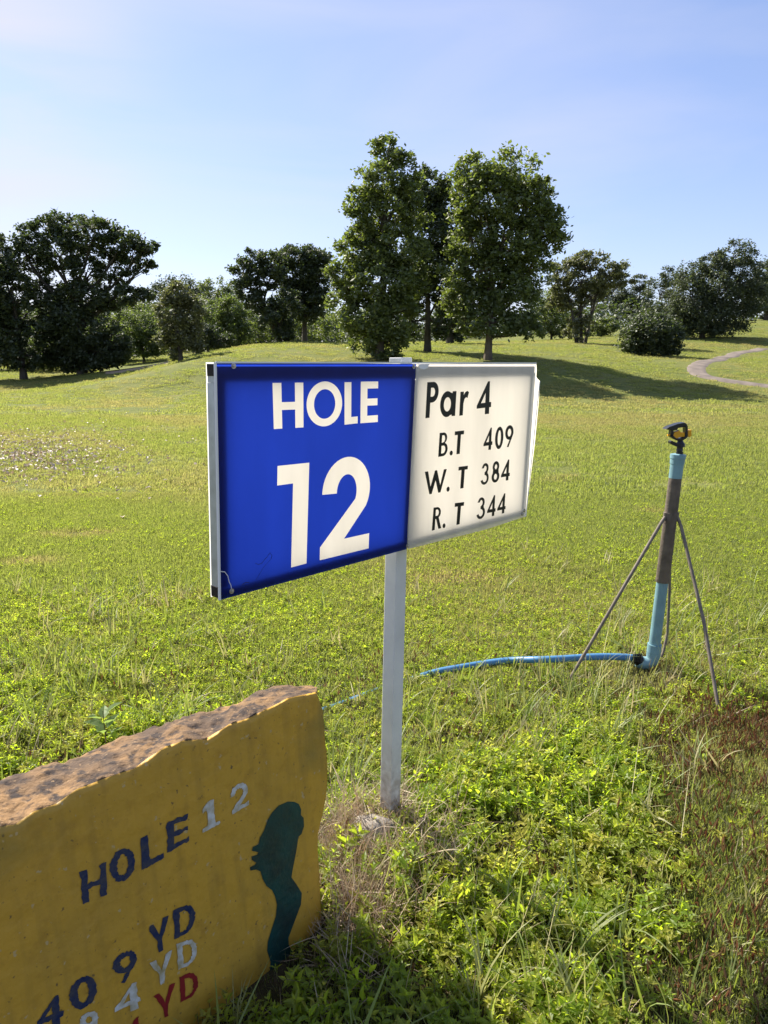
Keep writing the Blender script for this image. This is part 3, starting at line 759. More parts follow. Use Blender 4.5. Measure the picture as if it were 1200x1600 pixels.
# clumps by the sprinkler and the post
cx, cy = [], []
for (px_, py_, k, s) in [(950, 1150, 26, .16), (900, 1090, 16, .12), (1000, 1210, 16, .15), (560, 1215, 12, .09), (640, 1200, 9, .08), (700, 1210, 10, .12), (760, 1080, 9, .14), (880, 1560, 9, .09), (830, 1150, 8, .15), (20, 1170, 9, .08), (900, 880, 14, .25)]:
    g = gh(px_, py_); cx.append(rng.normal(g.x, s, k)); cy.append(rng.normal(g.y, s, k))
x = np.r_[x, np.concatenate(cx)]; y = np.r_[y, np.concatenate(cy)]
k_ = ~in_rock(x, y, .02); x, y = x[k_], y[k_]; n = len(x)
scatter('long_grass', 'taller loose grass blades among the weeds', pts(x, y), P6, rots(n, .2), sc3(.55 + .6 * rng.random(n)), np.clip(rng.random(n) ** 2, 0, 1))
# straw
P7 = [tuft(140 + k, 14, .06, .13, .0030, 1.55, .5, (M_STRAW,), 4, .5) for k in range(5)]
n = 2100
x, y = rng.normal(-.02, .24, n), rng.normal(1.9, .26, n)
keep = (rng.random(n) < straw(x, y)) & ~in_rock(x, y, .0) & (np.hypot(x + .035, y - 1.93) > .055); x, y = x[keep], y[keep]
x2, y2 = sample(420, 1.0, 4.4, .55, .3); k2 = ~in_rock(x2, y2, .02); x, y = np.r_[x, x2[k2]], np.r_[y, y2[k2]]; n = len(x)
scatter('dry_straw', 'dry brown straw heaped round the foot of the post', pts(x, y, .05 * rng.random(n) * np.r_[np.ones(n - int(k2.sum())), np.zeros(int(k2.sum()))]), P7, rots(n, .3), sc3(.4 + .6 * rng.random(n)), np.clip(rng.random(n) ** 1.3, 0, 1))
# reddish seed spikes on the cut strip at the right
def spike(seed):
    r = np.random.default_rng(seed); pb = PB()
    for k in range(5):
        b = np.array([r.normal(0, .03), r.normal(0, .03), -.01]); az, ln = r.uniform(0, 6.283), abs(r.normal(0, .5)); hh = r.uniform(.035, .085)
        ax = np.array([math.cos(az) * math.sin(ln), math.sin(az) * math.sin(ln), math.cos(ln)]); s = np.cross(ax, [.2, .4, .9]); s /= np.linalg.norm(s); q = np.cross(ax, s)
        e = b + ax * hh; m_ = b + ax * hh * .55
        for u in (s, q):
            pb.add([b - u * .0008, b + u * .0008, m_ + u * .0008, m_ - u * .0008], [(0, 1, 2, 3)], 1)
            pb.add([m_ - u * .0012, m_ + u * .0012, m_ * .5 + e * .5 + u * .0032, e, m_ * .5 + e * .5 - u * .0032], [(0, 1, 2, 3, 4)], 0)
    return pb.build('spike', (M_SEED, M_STEM))
P8 = [spike(160 + k) for k in range(5)]
n = 15000
x, y = sample(n, .9, 3.6, .62, .5)
keep = rng.random(n) < np.maximum(redzone(x, y) * (.35 + .75 * sst(.35, .6, fbm(x * 2.5, y * 2.5 + 7))), .03)
keep &= ~in_rock(x, y, .02); x, y = x[keep], y[keep]; n = len(x)
scatter('seed_spikes', 'reddish brown seed spikes in the cut grass at the right', pts(x, y), P8, rots(n, .2), sc3(.6 + .6 * rng.random(n)), rng.random(n))
# fallen pale leaves glinting on the left of the lawn
M_DRY = leaf_mat('dry fallen leaves', (.42, .33, .24), (.60, .52, .42), (.30, .22, .14), .2, .12, 'tint', (.36, .25, .16))
r_ = np.random.default_rng(9); P9 = []
for k in range(3):
    pb = PB(); V, F = leaf(r_, np.array([-.03, 0, .035]), np.array([1, .1, .15]), np.array([0, .1, 1.0]), .075, .045); pb.add(V, F); P9.append(pb.build('dry', (M_DRY,)))
def spot(px, py, sx, sy, n):
    a, b = rng.normal(px, sx, n), rng.normal(py, sy, n); b = np.clip(b, 640, 900)
    return [gh(u, v, 1, 60) for u, v in zip(a, b)]
g = spot(40, 705, 75, 20, 2600) + spot(160, 690, 90, 26, 330) + spot(220, 730, 120, 40, 60) + spot(150, 640, 120, 14, 20)
x, y = np.array([q.x for q in g]), np.array([q.y for q in g]); n = len(x)
scatter('fallen_leaves', 'pale dry fallen leaves scattered on the lawn at the left', pts(x, y), P9, rots(n, .5), sc3(.45 + .6 * rng.random(n)), rng.random(n))

# long dry stalks lying through the weeds, traced one by one
pb = PB(); r_ = np.random.default_rng(21)
for (x0, y0, x1, y1, hz_) in [(868, 1240, 1072, 1132, .10), (690, 1240, 745, 1180, .10), (795, 1515, 850, 1430, .14), (838, 1560, 882, 1440, .16), (820, 1475, 835, 1420, .10), (905, 1335, 955, 1375, .06), (900, 1300, 1010, 1240, .08), (700, 1180, 790, 1090, .12),
                             (600, 1340, 745, 1325, .05), (520, 1400, 572, 1365, .07), (640, 1400, 690, 1372, .06), (1020, 1290, 1085, 1262, .05), (940, 1290, 968, 1215, .12), (1040, 1150, 1110, 1105, .08), (660, 1120, 720, 1060, .10), (980, 1300, 1000, 1180, .16),
                             (730, 1370, 690, 1290, .10), (1062, 1330, 1078, 1215, .12), (540, 1265, 600, 1210, .09), (960, 1120, 1010, 985, .2), (930, 1090, 965, 960, .22), (880, 1570, 900, 1480, .1)]:
    a, b = gh(x0, y0), gh(x1, y1); a = Vector(a); b = a.lerp(Vector(b), .8) + Vector((0, 0, hz_))
    side = (b - a).cross(Vector((0, 0, 1))).normalized() * .0013; side2 = Vector((0, 0, .0012))
    P_ = [a, a.lerp(b, .35) + Vector((0, 0, .02)), a.lerp(b, .7) + Vector((0, 0, .022)), b]
    V_ = []
    for k_, q_ in enumerate(P_): V_ += [q_ - side * (1 - .25 * k_), q_ + side * (1 - .25 * k_) + side2]
    pb.add(V_, [(0, 1, 3, 2), (2, 3, 5, 4), (4, 5, 7, 6)])
st_ = pb.build('dry_stalks', (leaf_mat('dry stalks', (.28, .25, .11), (.42, .37, .18), (.36, .32, .12), .35, .04),)); COL.objects.link(st_)
tag(st_, 'long pale dry grass stalks leaning through the weeds', kind='stuff')
# big leaved weed behind the stone
wp = gh(165, 1172); weed = empty('leafy_weed', wp); tag(weed, 'larger pale green leafy weed just behind the painted stone', 'weed')
for k in range(9):
    pb = PB(); az = k * 2.4; d_ = np.array([math.cos(az), math.sin(az), r_.uniform(.4, 1.0)]); b_ = np.array([.012 * math.cos(az), .012 * math.sin(az), .05 + .012 * k])
    V_, F_ = leaf(r_, b_, d_, np.array([.05, .02, 1.0]), r_.uniform(.06, .085), r_.uniform(.032, .042)); pb.add(V_, F_)
    o = pb.build('leaf', (M_BIGLEAF,)); o.parent = weed; COL.objects.link(o)
mb = MB(); mb.tube([wp - Vector((0, 0, .03)), wp + Vector((.004, 0, .08)), wp + Vector((.0, .004, .16))], [.004, .003, .0015], 6); mb.build('stem', M_STEM, weed)

# ------------------------------------------------------------------ lettering
def homog(quad):
    """unit square (0,0)BL (1,0)BR (1,1)TR (0,1)TL -> pixel quad given TL,TR,BR,BL"""
    TL, TR, BR, BL = quad
    src = [(0, 1), (1, 1), (1, 0), (0, 0)]; A, b = [], []
    for (u, v), (X, Y) in zip(src, (TL, TR, BR, BL)):
        A.append([u, v, 1, 0, 0, 0, -u * X, -v * X]); b.append(X)
        A.append([0, 0, 0, u, v, 1, -u * Y, -v * Y]); b.append(Y)
    h = np.linalg.solve(np.array(A, float), np.array(b, float))
    def f(u, v):
        w = h[6] * u + h[7] * v + 1
        return ((h[0] * u + h[1] * v + h[2]) / w, (h[3] * u + h[4] * v + h[5]) / w)
    return f
def arc(cx, cy, rx, ry, a0, a1, n=20):
    return [(cx + rx * math.cos(R(a0 + (a1 - a0) * i / n)), cy + ry * math.sin(R(a0 + (a1 - a0) * i / n))) for i in range(n + 1)]
# glyphs: list of (outer, [holes]) in the unit square; overlapping strokes avoided by single outlines
def G_H(b=.28, t=.17): return [([(0, 0), (b, 0), (b, .5 - t / 2), (1 - b, .5 - t / 2), (1 - b, 0), (1, 0), (1, 1), (1 - b, 1), (1 - b, .5 + t / 2), (b, .5 + t / 2), (b, 1), (0, 1)], [])]
def G_O(bx=.2, by=.17): return [(arc(.5, .5, .5, .5, 0, 360, 48)[:-1], [arc(.5, .5, .5 - bx, .5 - by, 0, 360, 48)[:-1]])]
def G_L(b=.5, t=.17): return [([(0, 0), (1, 0), (1, t), (b, t), (b, 1), (0, 1)], [])]
def G_E(b=.38, t=.17): return [([(0, 0), (1, 0), (1, t), (b, t), (b, .5 - t / 2), (.97, .5 - t / 2), (.97, .5 + t / 2), (b, .5 + t / 2), (b, 1 - t), (1, 1 - t), (1, 1), (0, 1)], [])]
def G_1(): return [([(0, .82), (0, 1), (1, 1), (1, 0), (.49, 0), (.49, .82)], [])]
def G_1s(): return [([(0, .0), (0, .12), (.3, .14), (.3, .72), (.06, .66), (.06, .80), (.34, 1), (.68, 1), (.68, .14), (1, .12), (1, 0)], [])]
def G_2(bx=.30, by=.165):
    o = arc(.5, .655, .48, .345, -32, 180, 26)
    i = arc(.5, .645, .48 - bx + .02, .345 - by, 180, -28, 22)
    return [(o + i + [(0, .13), (0, 0), (1, 0), (1, by), (.47, by)], [])]
def G_P(b=.34, t=.165):
    o = [(0, 0), (0, 1), (.5, 1)] + arc(.5, .71, .5, .29, 90, -90, 20)[1:] + [(b, .42), (b, 0)]
    h = [(b, .42 + t)] + arc(.5, .71, .19, .29 - t, -90, 90, 16) + [(b, 1 - t)]
    return [(o, [h])]
def G_a(b=.235):
    o = [(.76, 0), (1, 0), (1, 1), (.76, 1), (.76, .93)] + arc(.44, .5, .44, .52, 62, 298, 34) + [(.76, .07)]
    h = arc(.46, .5, .46 - b, .52 - b, 0, 360, 32)[:-1]
    return [(o, [h])]
def G_r(): return [([(0, 0), (0, 1), (.40, 1), (.40, .86), (.55, .97), (.78, 1.02), (1, .96), (.86, .72), (.70, .76), (.52, .70), (.42, .50), (.42, 0)], [])]
def G_4(b=.25, t=.15): return [([(.58, 0), (.58, .19), (0, .19), (0, .28), (.72, 1), (.87, 1), (.87, .2 + t), (1, .19 + t), (1, .19), (.87, .19), (.87, 0)], [[(.29, .19 + t), (.58, .19 + t), (.58, .64)]])]
def G_B(b=.3, t=.13):
    o = [(0, 0), (0, 1), (.45, 1)] + arc(.45, .76, .43, .24, 90, -60, 16)[1:] + [(.72, .52)] + arc(.5, .28, .5, .28, 55, -90, 16)
    return [(o, [[(b, .56)] + arc(.47, .73, .18, .15, -70, 90, 10) + [(b, .88)], [(b, .12)] + arc(.5, .28, .23, .16, -90, 80, 12) + [(b, .44)]])]
def G_T(b=.36, t=.165): return [([(.5 - b / 2, 0), (.5 + b / 2, 0), (.5 + b / 2, 1 - t), (1, 1 - t), (1, 1), (0, 1), (0, 1 - t), (.5 - b / 2, 1 - t)], [])]
def G_W(): return [([(0, 1), (.15, 1), (.265, .36), (.45, 1), (.55, 1), (.745, .36), (.86, 1), (1, 1), (.79, 0), (.67, 0), (.50, .60), (.33, 0), (.21, 0)], [])]
def G_0(bx=.31, by=.16): return G_O(bx, by)
def G_9(b=.26): 
    o = arc(.5, .68, .5, .32, 200, -12, 26)[::-1]
    o = arc(.5, .67, .5, .33, -14, 236, 34) + [(.42, .355), (.55, .345), (.26, .03), (.46, -.03 + .03)]
    return [(o, [arc(.5, .67, .21, .175, 0, 360, 24)[:-1]])]
def G_8():
    o = arc(.5, .75, .42, .25, -32, 212, 26) + arc(.5, .28, .5, .28, 140, 400, 30)
    return [(o, [arc(.5, .745, .15, .115, 0, 360, 20)[:-1], arc(.5, .28, .20, .14, 0, 360, 22)[:-1]])]
def G_3():
    o = [(.0, .78)] + arc(.47, .755, .42, .245, 160, -42, 20) + arc(.46, .29, .52, .29, 48, -160, 24) + [(0, .22), (.24, .25)] + arc(.46, .285, .26, .165, -160, 62, 16) + [(.40, .46), (.40, .57)] + arc(.46, .745, .17, .13, -60, 168, 14)
    return [(o, [])]
def G_R(b=.3, t=.13):
    o = [(0, 0), (0, 1), (.45, 1)] + arc(.45, .73, .47, .27, 90, -62, 18)[1:] + [(1, 0), (.68, 0), (.38, .44), (b, .44), (b, 0)]
    h = [(b, .58)] + arc(.46, .725, .20, .15, -80, 90, 12) + [(b, .875)]
    return [(o, [h])]
def G_dot(): return [(arc(.5, .5, .5, .5, 0, 360, 20)[:-1], [])]
def G_Y(): return [([(.36, 0), (.64, 0), (.64, .45), (1, 1), (.74, 1), (.52, .62), (.27, 1), (0, 1), (.36, .45)], [])]
def G_D(b=.28, t=.15):
    o = [(0, 0), (0, 1), (.45, 1)] + arc(.45, .5, .55, .5, 90, -90, 24)[1:]
    return [(o, [[(b, t)] + arc(.45, .5, .28, .5 - t, -90, 90, 18) + [(b, 1 - t)]])]
def scr(quad, ox, oy, k): return [(ox + x * k, oy + y * k) for x, y in quad]
def glyph_world(gl, quad, put, wob=0, seed=0):
    """glyph outlines -> list of (outer, holes) in world points; wob: hand painted unevenness"""
    f = homog(quad); r = random.Random(seed); out = []
    def w(pl):
        if not wob: return [put(*f(u, v)) for u, v in pl]
        q = []
        for i in range(len(pl)):
            a, b = pl[i], pl[(i + 1) % len(pl)]; m_ = max(1, int(math.hypot(a[0] - b[0], a[1] - b[1]) / .12))
            for s in range(m_):
                t = s / m_; q.append((a[0] + (b[0] - a[0]) * t + r.gauss(0, wob), a[1] + (b[1] - a[1]) * t + r.gauss(0, wob)))
        return [put(*f(u, v)) for u, v in q]
    for o, hs in gl: out.append((w(o), [w(h) for h in hs]))
    return out
def fill(rings):                   # [outer, hole, hole...] -> verts, tris
    tri = tessellate_polygon(rings); v = [p for r_ in rings for p in r_]
    return v, [tuple(t) for t in tri]
def flat(name, polys, m, parent, n):
    """flat print: filled outlines, all facing n"""
    V, F = [], []
    for o, hs in polys:
        v, f = fill([o] + hs); b = len(V); V += v
        for t in f:
            a, c, d = [v[i] for i in t]
            if (c - a).cross(d - a).dot(n) < 0: t = t[::-1]
            F.append(tuple(i + b for i in t))
    return make(name, V, F, m, parent)

# ------------------------------------------------------------------ the sign
VP = R(43.6)
D = Vector((math.sin(VP), math.cos(VP), 0)); NR = Vector((math.cos(VP), -math.sin(VP), 0)); UP = Vector((0, 0, 1))
post_b = Vector((.016, 2.04, -.02)); post_t = at_y(626, 561, 2.04)
W_F, W_FR, W_BK = 0.0, -.030, -.034              # front sheet, frame back, back sheet
PLN = Vector((post_b.x + .018, 2.04, 1.2)) + NR * .062   # a point of the front sheet
def sp(px, py, w=0.0): return on_plane(px, py, PLN + NR * w, NR)
sign = empty('hole_sign', (post_b.x, post_b.y, H1(post_b.x, post_b.y)))
tag(sign, 'blue and white tee sign reading HOLE 12 on a white square post', 'sign')

def sheet_mat(name, col, tcol, tf=.75):
    m = bpy.data.materials.new(name); m.use_nodes = True
    N, L = nd(m); N.remove(N['Principled BSDF']); out = N['Material Output']
    d = N.new('ShaderNodeBsdfDiffuse'); t = N.new('ShaderNodeBsdfTranslucent')
    tc = N.new('ShaderNodeTexCoord'); mp_ = N.new('ShaderNodeMapping'); mp_.inputs['Scale'].default_value = (9, 9, 2.2); L.new(tc.outputs['Object'], mp_.inputs['Vector'])
    tx = N.new('ShaderNodeTexNoise'); tx.inputs['Scale'].default_value = 1.3; tx.inputs['Detail'].default_value = 7; L.new(mp_.outputs[0], tx.inputs['Vector'])
    rr_ = N.new('ShaderNodeMapRange'); rr_.inputs[1].default_value = .35; rr_.inputs[2].default_value = .75; L.new(tx.outputs['Fac'], rr_.inputs[0])
    for sh, cc_ in ((d, col), (t, tcol)):          # weather streaks and faint fading
        w = N.new('ShaderNodeMix'); w.data_type = 'RGBA'; w.inputs['A'].default_value = (*cc_, 1); w.inputs['B'].default_value = (*[q * .86 for q in cc_], 1)
        L.new(rr_.outputs[0], w.inputs['Factor']); L.new(w.outputs['Result'], sh.inputs['Color'])
    g = N.new('ShaderNodeBsdfGlossy'); g.inputs['Roughness'].default_value = .25
    a = N.new('ShaderNodeMixShader'); a.inputs[0].default_value = tf; L.new(d.outputs[0], a.inputs[1]); L.new(t.outputs[0], a.inputs[2])
    fr = N.new('ShaderNodeFresnel'); fr.inputs['IOR'].default_value = 1.4
    b = N.new('ShaderNodeMixShader'); mm = N.new('ShaderNodeMath'); mm.operation = 'MULTIPLY'; mm.inputs[1].default_value = .5
    L.new(fr.outputs[0], mm.inputs[0]); L.new(mm.outputs[0], b.inputs[0])
    L.new(a.outputs[0], b.inputs[1]); L.new(g.outputs[0], b.inputs[2]); L.new(b.outputs[0], out.inputs['Surface'])
    return m
M_BLUE = sheet_mat('blue film', (.006, .016, .13), (.012, .043, .45))
M_WHITE = sheet_mat('white film', (.82, .80, .75), (.97, .90, .78), .62)
M_BACK = sheet_mat('back film', (.6, .6, .6), (.72, .72, .71), .75)
M_ALU = mat('aluminium', (.50, .53, .57), .45, .6, noise=.25, nscale=30)
M_DARKTUBE = mat('dark tube end', (.018, .015, .012), .8)  # near black colour for the shade inside open tubes; also colours the scratches
M_STEEL = mat('galvanised white steel', (.74, .73, .69), .5, 0.0, noise=.12, nscale=14, bump=.02, bscale=90)
def soil_splash(m, lo, hi, colr):
    N, L = nd(m); p = N['Principled BSDF']; old = p.inputs['Base Color'].links[0].from_socket
    tc = N.new('ShaderNodeTexCoord'); sp_ = N.new('ShaderNodeSeparateXYZ'); L.new(tc.outputs['Object'], sp_.inputs[0])
    n_ = N.new('ShaderNodeTexNoise'); n_.inputs['Scale'].default_value = 40; n_.inputs['Detail'].default_value = 6; L.new(tc.outputs['Object'], n_.inputs['Vector'])
    a = N.new('ShaderNodeMapRange'); a.inputs[1].default_value = hi; a.inputs[2].default_value = lo; L.new(sp_.outputs['Z'], a.inputs[0])
    q = N.new('ShaderNodeMath'); q.operation = 'MULTIPLY'; L.new(a.outputs[0], q.inputs[0])
    r_ = N.new('ShaderNodeMapRange'); r_.inputs[1].default_value = .3; r_.inputs[2].default_value = .65; L.new(n_.outputs['Fac'], r_.inputs[0]); L.new(r_.outputs[0], q.inputs[1])
    x = N.new('ShaderNodeMix'); x.data_type = 'RGBA'; x.inputs['B'].default_value = (*colr, 1); L.new(q.outputs[0], x.inputs['Factor']); L.new(old, x.inputs['A']); L.new(x.outputs['Result'], p.inputs['Base Color'])
soil_splash(M_STEEL, .02, .30, (.22, .15, .10))
M_INK = mat('black letters', (.006, .006, .007), .5)
M_SCREW = mat('screw', (.45, .43, .40), .4, .7)

BQ = [(335.5, 566), (650, 568.5), (635.5, 858), (343, 938)]
WQ_out = [(650.8, 568.5), (832, 567.2), (838, 567.2), (838.6, 578), (838, 589), (840, 592), (843.4, 595), (842, 625), (836, 690), (821.5, 807), (760, 827), (637, 858)]
Zg = (310, 540, 350 / 1200); Wg = (600, 540, 280 / 1200)
blue_g = [(G_H(), [(397, 200), (562, 198), (563, 438), (404, 447)]), (G_O(), [(579, 194), (771, 190), (769, 424), (580, 441)]),
          (G_L(), [(783, 196), (855, 195), (853, 416), (783, 424)]), (G_E(), [(870, 193), (963, 192), (961, 409), (868, 416)]),
          (G_1(), [(424, 645), (594, 627), (579, 1167), (414, 1210)]), (G_2(), [(662, 611), (930, 582), (912, 1086), (650, 1150)])]
put = lambda x, y: sp(x, y)
rect = [put(*p) for p in BQ]
bl_polys, wh_polys, holes = [], [], []
for gl, q in blue_g:
    for o, hs in glyph_world(gl, scr(q, *Zg), put):
        wh_polys.append([(o, hs)]); holes.append(o)
        bl_polys += [(h, []) for h in hs]
bl_polys.append((rect, holes))
bp = flat('blue_panel', bl_polys, M_BLUE, sign, NR); bp['label'] = 'glossy blue half panel with cut out white letters'
for ch, pl in zip('HOLE12', wh_polys):
    lt = flat('digit' if ch.isdigit() else 'letter', pl, M_WHITE, bp, NR); lt['label'] = 'white ' + ch
def fix(o, parent):                # sub-part verts were made relative to parent.location (0): shift by the root
    o.data.transform(Matrix.Translation(-Vector(parent.parent.location)))
for o in (): pass
wpl = flat('white_panel', [([put(*p) for p in WQ_out], [])], M_WHITE, sign, NR); wpl['label'] = 'creamy white half panel with torn right corner'
white_g = [('Par 4', [(G_P(), [(290, 245), (370, 240), (357, 475), (277, 487)]), (G_a(), [(378, 312), (486, 304), (476, 470), (374, 480)]), (G_r(), [(512, 310), (570, 305), (560, 463), (504, 470)]), (G_4(), [(630, 247), (722, 237), (716, 455), (618, 467)])]),
           ('B.T 409', [(G_B(), [(373, 585), (432, 578), (424, 735), (363, 746)]), (G_dot(), [(440, 704), (461, 702), (460, 734), (439, 737)]), (G_T(), [(475, 575), (537, 568), (527, 722), (465, 730)]),
                        (G_4(), [(675, 555), (730, 548), (724, 695), (663, 705)]), (G_0(), [(748, 546), (803, 540), (796, 688), (740, 698)]), (G_9(), [(814, 536), (870, 530), (862, 675), (808, 685)])]),
           ('W. T 384', [(G_W(), [(273, 845), (421, 826), (404, 978), (276, 1001)]), (G_dot(), [(419, 946), (440, 943), (439, 977), (418, 980)]), (G_T(), [(500, 812), (562, 804), (552, 950), (490, 962)]),
                         (G_3(), [(655, 790), (708, 783), (700, 925), (648, 937)]), (G_8(), [(725, 778), (778, 770), (770, 912), (719, 922)]), (G_4(), [(790, 768), (847, 762), (840, 900), (781, 910)])]),
           ('R. T 344', [(G_R(), [(332, 1085), (386, 1078), (383, 1222), (320, 1240)]), (G_dot(), [(393, 1192), (412, 1189), (411, 1221), (392, 1224)]), (G_T(), [(475, 1055), (537, 1047), (525, 1192), (465, 1205)]),
                         (G_3(), [(628, 1020), (682, 1012), (675, 1155), (620, 1167)]), (G_4(), [(697, 1007), (752, 1000), (745, 1138), (688, 1150)]), (G_4(), [(765, 995), (820, 988), (812, 1120), (756, 1132)])])]
for txt, gs in white_g:
    po = []
    for (gl, q), ch in zip(gs, txt.replace(' ', '')):
        o = flat('digit' if ch.isdigit() else 'full_stop' if ch == '.' else 'letter', glyph_world(gl, scr(q, *Wg), lambda x, y: sp(x, y, .0012)), M_INK, wpl, NR); o['label'] = 'black %s of line %s' % (ch, txt)

# frame of square tubes between the two sheets
TL, TR_, BR_, BL_ = sp(336, 567.5), sp(836, 569), sp(819.5, 805.5), sp(343, 936.5)
JT, JB = sp(650.5, 570), sp(636.5, 856)
def rail(a, b, t0, t1, inward, name='frame_rail', ends=False, w0=-.006, w1=-.030):
    """square tube from a to b, lying t0..t1 inside the sheet edge"""
    mb = MB(); q = []
    for p in (a, b):
        for i, w in ((t0, w0), (t1, w0), (t1, w1), (t0, w1)): q.append(p + inward * i + NR * w)
    mb.add(q, [(0, 1, 5, 4), (1, 2, 6, 5), (2, 3, 7, 6), (3, 0, 4, 7), (3, 2, 1, 0), (4, 5, 6, 7)])
    o = mb.build(name, M_ALU, sign)
    return o
ext = D * .016
dwn = -UP
def cut(a, b, t): return a + (b - a).normalized() * t
rail(TL, TR_, .001, .040, dwn); rail(BL_, BR_, .001, .021, UP)
rail(cut(TL, BL_, .0405), cut(BL_, TL, .0245), .0, .026, D); rail(cut(TR_, BR_, .0405), cut(BR_, TR_, .0245), .006, .023, -D)
rail(cut(JT, JB, .0405), cut(JB, JT, .0245), -.019, .014, D)
for a, i in ((TL, dwn), (BL_, UP)):          # open ends of the long tubes: shade inside put in as dark plugs
    mb = MB(); q = [a + i * t + NR * w - D * e for e in (.0015, -.001) for t, w in ((.002, -.005), (.0262, -.005), (.0262, -.029), (.002, -.029))]
    mb.add(q, [(0, 1, 2, 3), (7, 6, 5, 4), (0, 4, 5, 1), (1, 5, 6, 2), (2, 6, 7, 3), (3, 7, 4, 0)])
    mb.build('tube_end_shade', M_DARKTUBE, sign)
# back sheet and bright folded edges of the front sheets
make('back_panel', [sp(336, 566) + NR * W_BK, sp(838, 567) + NR * W_BK, sp(821, 807) + NR * W_BK, sp(343, 938) + NR * W_BK], [(3, 2, 1, 0)], M_BACK, sign)
M_EDGE = mat('white sheet edge', (.80, .80, .80), .4)
def edge(a, b, inward, t, w0=.0008, w1=-.003):
    mb = MB(); q = [p + inward * i + NR * w for p in (a, b) for i, w in ((-.0015, w0), (t, w0), (t, w1), (-.0015, w1))]
    mb.add(q, [(0, 1, 5, 4), (1, 2, 6, 5), (2, 3, 7, 6), (3, 0, 4, 7), (3, 2, 1, 0), (4, 5, 6, 7)]); return mb.build('edge_strip', M_EDGE, sign)
edge(sp(336, 566), sp(343, 938), D, .0035)
edge(sp(337.5, 566), sp(838, 567.2), dwn, .002)
edge(sp(843.4, 595.5), sp(821.5, 807), -D, .003)
# curled scrap of film at the top of the joint, rust spot, screws, scratches
mb = MB(); mb.prism([sp(653, 570), sp(671, 568.6), sp(667, 575), sp(662, 577.5), sp(655, 576)], NR * .0015); o = mb.build('film_scrap', M_EDGE, sign)
for s_ in [(364.5, 571.8), (646, 572.5), (361.5, 923.5), (636.5, 853), (819, 797.5), (815.5, 803)]:
    c = sp(*s_); mb = MB(); mb.tube([c + NR * .0005, c + NR * .002], .006, 14); mb.tube([c + NR * .002, c + NR * .0045, c + NR * .005], [.0035, .0032, .001], 10); mb.build('screw', M_SCREW, sign, smooth=True)
def line(name, pts_, r, m, label=None, parent=sign, w=.0008):
    mb = MB(); mb.tube([sp(*p, w) for p in pts_], r, 5); o = mb.build(name, m, parent)
    if label: o['label'] = label
line('film_tear', [(345, 893), (351, 893.5), (356, 900), (358, 909), (361, 915), (362, 922)], .0009, M_EDGE, 'white tear in the film')
line('scratch', [(399, 880), (404, 882), (409, 880), (418, 869), (422, 863.5), (425, 868), (424, 873)], .0005, M_DARKTUBE)
line('scratch', [(378, 914), (384, 910), (389, 910)], .0007, M_DARKTUBE)
line('scratch', [(400, 906), (412, 886), (424, 873)], .0003, M_DARKTUBE)
# post: square tube
pd = (post_t - post_b).normalized()
mb = MB(); hw = .0222; q = []
for p in (post_b - pd * .12, post_t + pd * .004):
    for i, j in ((-1, -1), (1, -1), (1, 1), (-1, 1)): q.append(p + D * hw * i + NR * hw * j)
mb.add(q, [(0, 1, 5, 4), (1, 2, 6, 5), (2, 3, 7, 6), (3, 0, 4, 7), (3, 2, 1, 0), (4, 5, 6, 7)])
mb.build('post', M_STEEL, sign, bevel=.0025)
# lump of white footing concrete
def lump(name, c, rx, ry, rz, m, parent, seed=0, sub=3, amp=.25):
    bm = bmesh.new(); bmesh.ops.create_icosphere(bm, subdivisions=sub, radius=1)
    for v in bm.verts:
        n_ = float(fbm(v.co.x * 1.6 + seed, v.co.y * 1.6 + seed, v.co.z * 1.6 + 4)); k = 1 + (n_ - .47) * amp * 4
        v.co = Vector((v.co.x * rx * k, v.co.y * ry * k, v.co.z * rz * k)) + Vector(c) - (Vector(parent.location) if parent else Vector())
    me = bpy.data.meshes.new(name); bm.to_mesh(me); bm.free(); me.materials.append(m)
    me.polygons.foreach_set('use_smooth', [True] * len(me.polygons))
    o = bpy.data.objects.new(name, me); o.parent = parent; COL.objects.link(o); return o
M_CONC = mat('concrete footing', (.36, .32, .27), .9, noise=.5, nscale=25, bump=.6, bscale=70)
fb = gh(585, 1312)
lump('footing', (fb.x - .005, fb.y + .0, fb.z + .020), .066, .062, .056, M_CONC, sign, 3)

# ------------------------------------------------------------------ painted stone
TH = R(41); RD = Vector((math.sin(TH), math.cos(TH), 0)); tilt = R(4)
RN0 = Vector((math.cos(TH), -math.sin(TH), 0))
RU = (UP * math.cos(tilt) - RN0 * math.sin(tilt)).normalized(); RNN = (RN0 * math.cos(tilt) + UP * math.sin(tilt)).normalized()
RP = Vector((-.159, 1.662, 0.0))
def rp(px, py, w=0.0): return on_plane(px, py, RP + RNN * w, RNN)
stone = empty('painted_stone', (-.45, 1.35, 0)); tag(stone, 'thick yellow painted stone slab with HOLE 12 and yardages hand lettered', 'stone')
front_px = np.array([(-330, 1450), (-120, 1350), (0, 1294), (27, 1290), (54, 1270), (90, 1258), (121, 1234), (166, 1218), (211, 1203), (238, 1184), (261, 1168), (288, 1158), (324, 1157), (345, 1143), (360, 1132), (391, 1123), (423, 1107), (450, 1092), (477, 1087), (495, 1082)], float)
back_px = np.array([(-330, 1372), (-120, 1273), (0, 1219), (45, 1203), (103, 1186), (148, 1168), (202, 1148), (252, 1129), (315, 1114), (369, 1098), (396, 1083), (432, 1071), (450, 1069), (486, 1072), (496, 1078)], float)
right_px = np.array([(495, 1082), (505, 1112), (508, 1157), (511, 1184), (512, 1220), (508, 1256), (495, 1310), (499, 1364), (502, 1436), (504, 1463)], float)
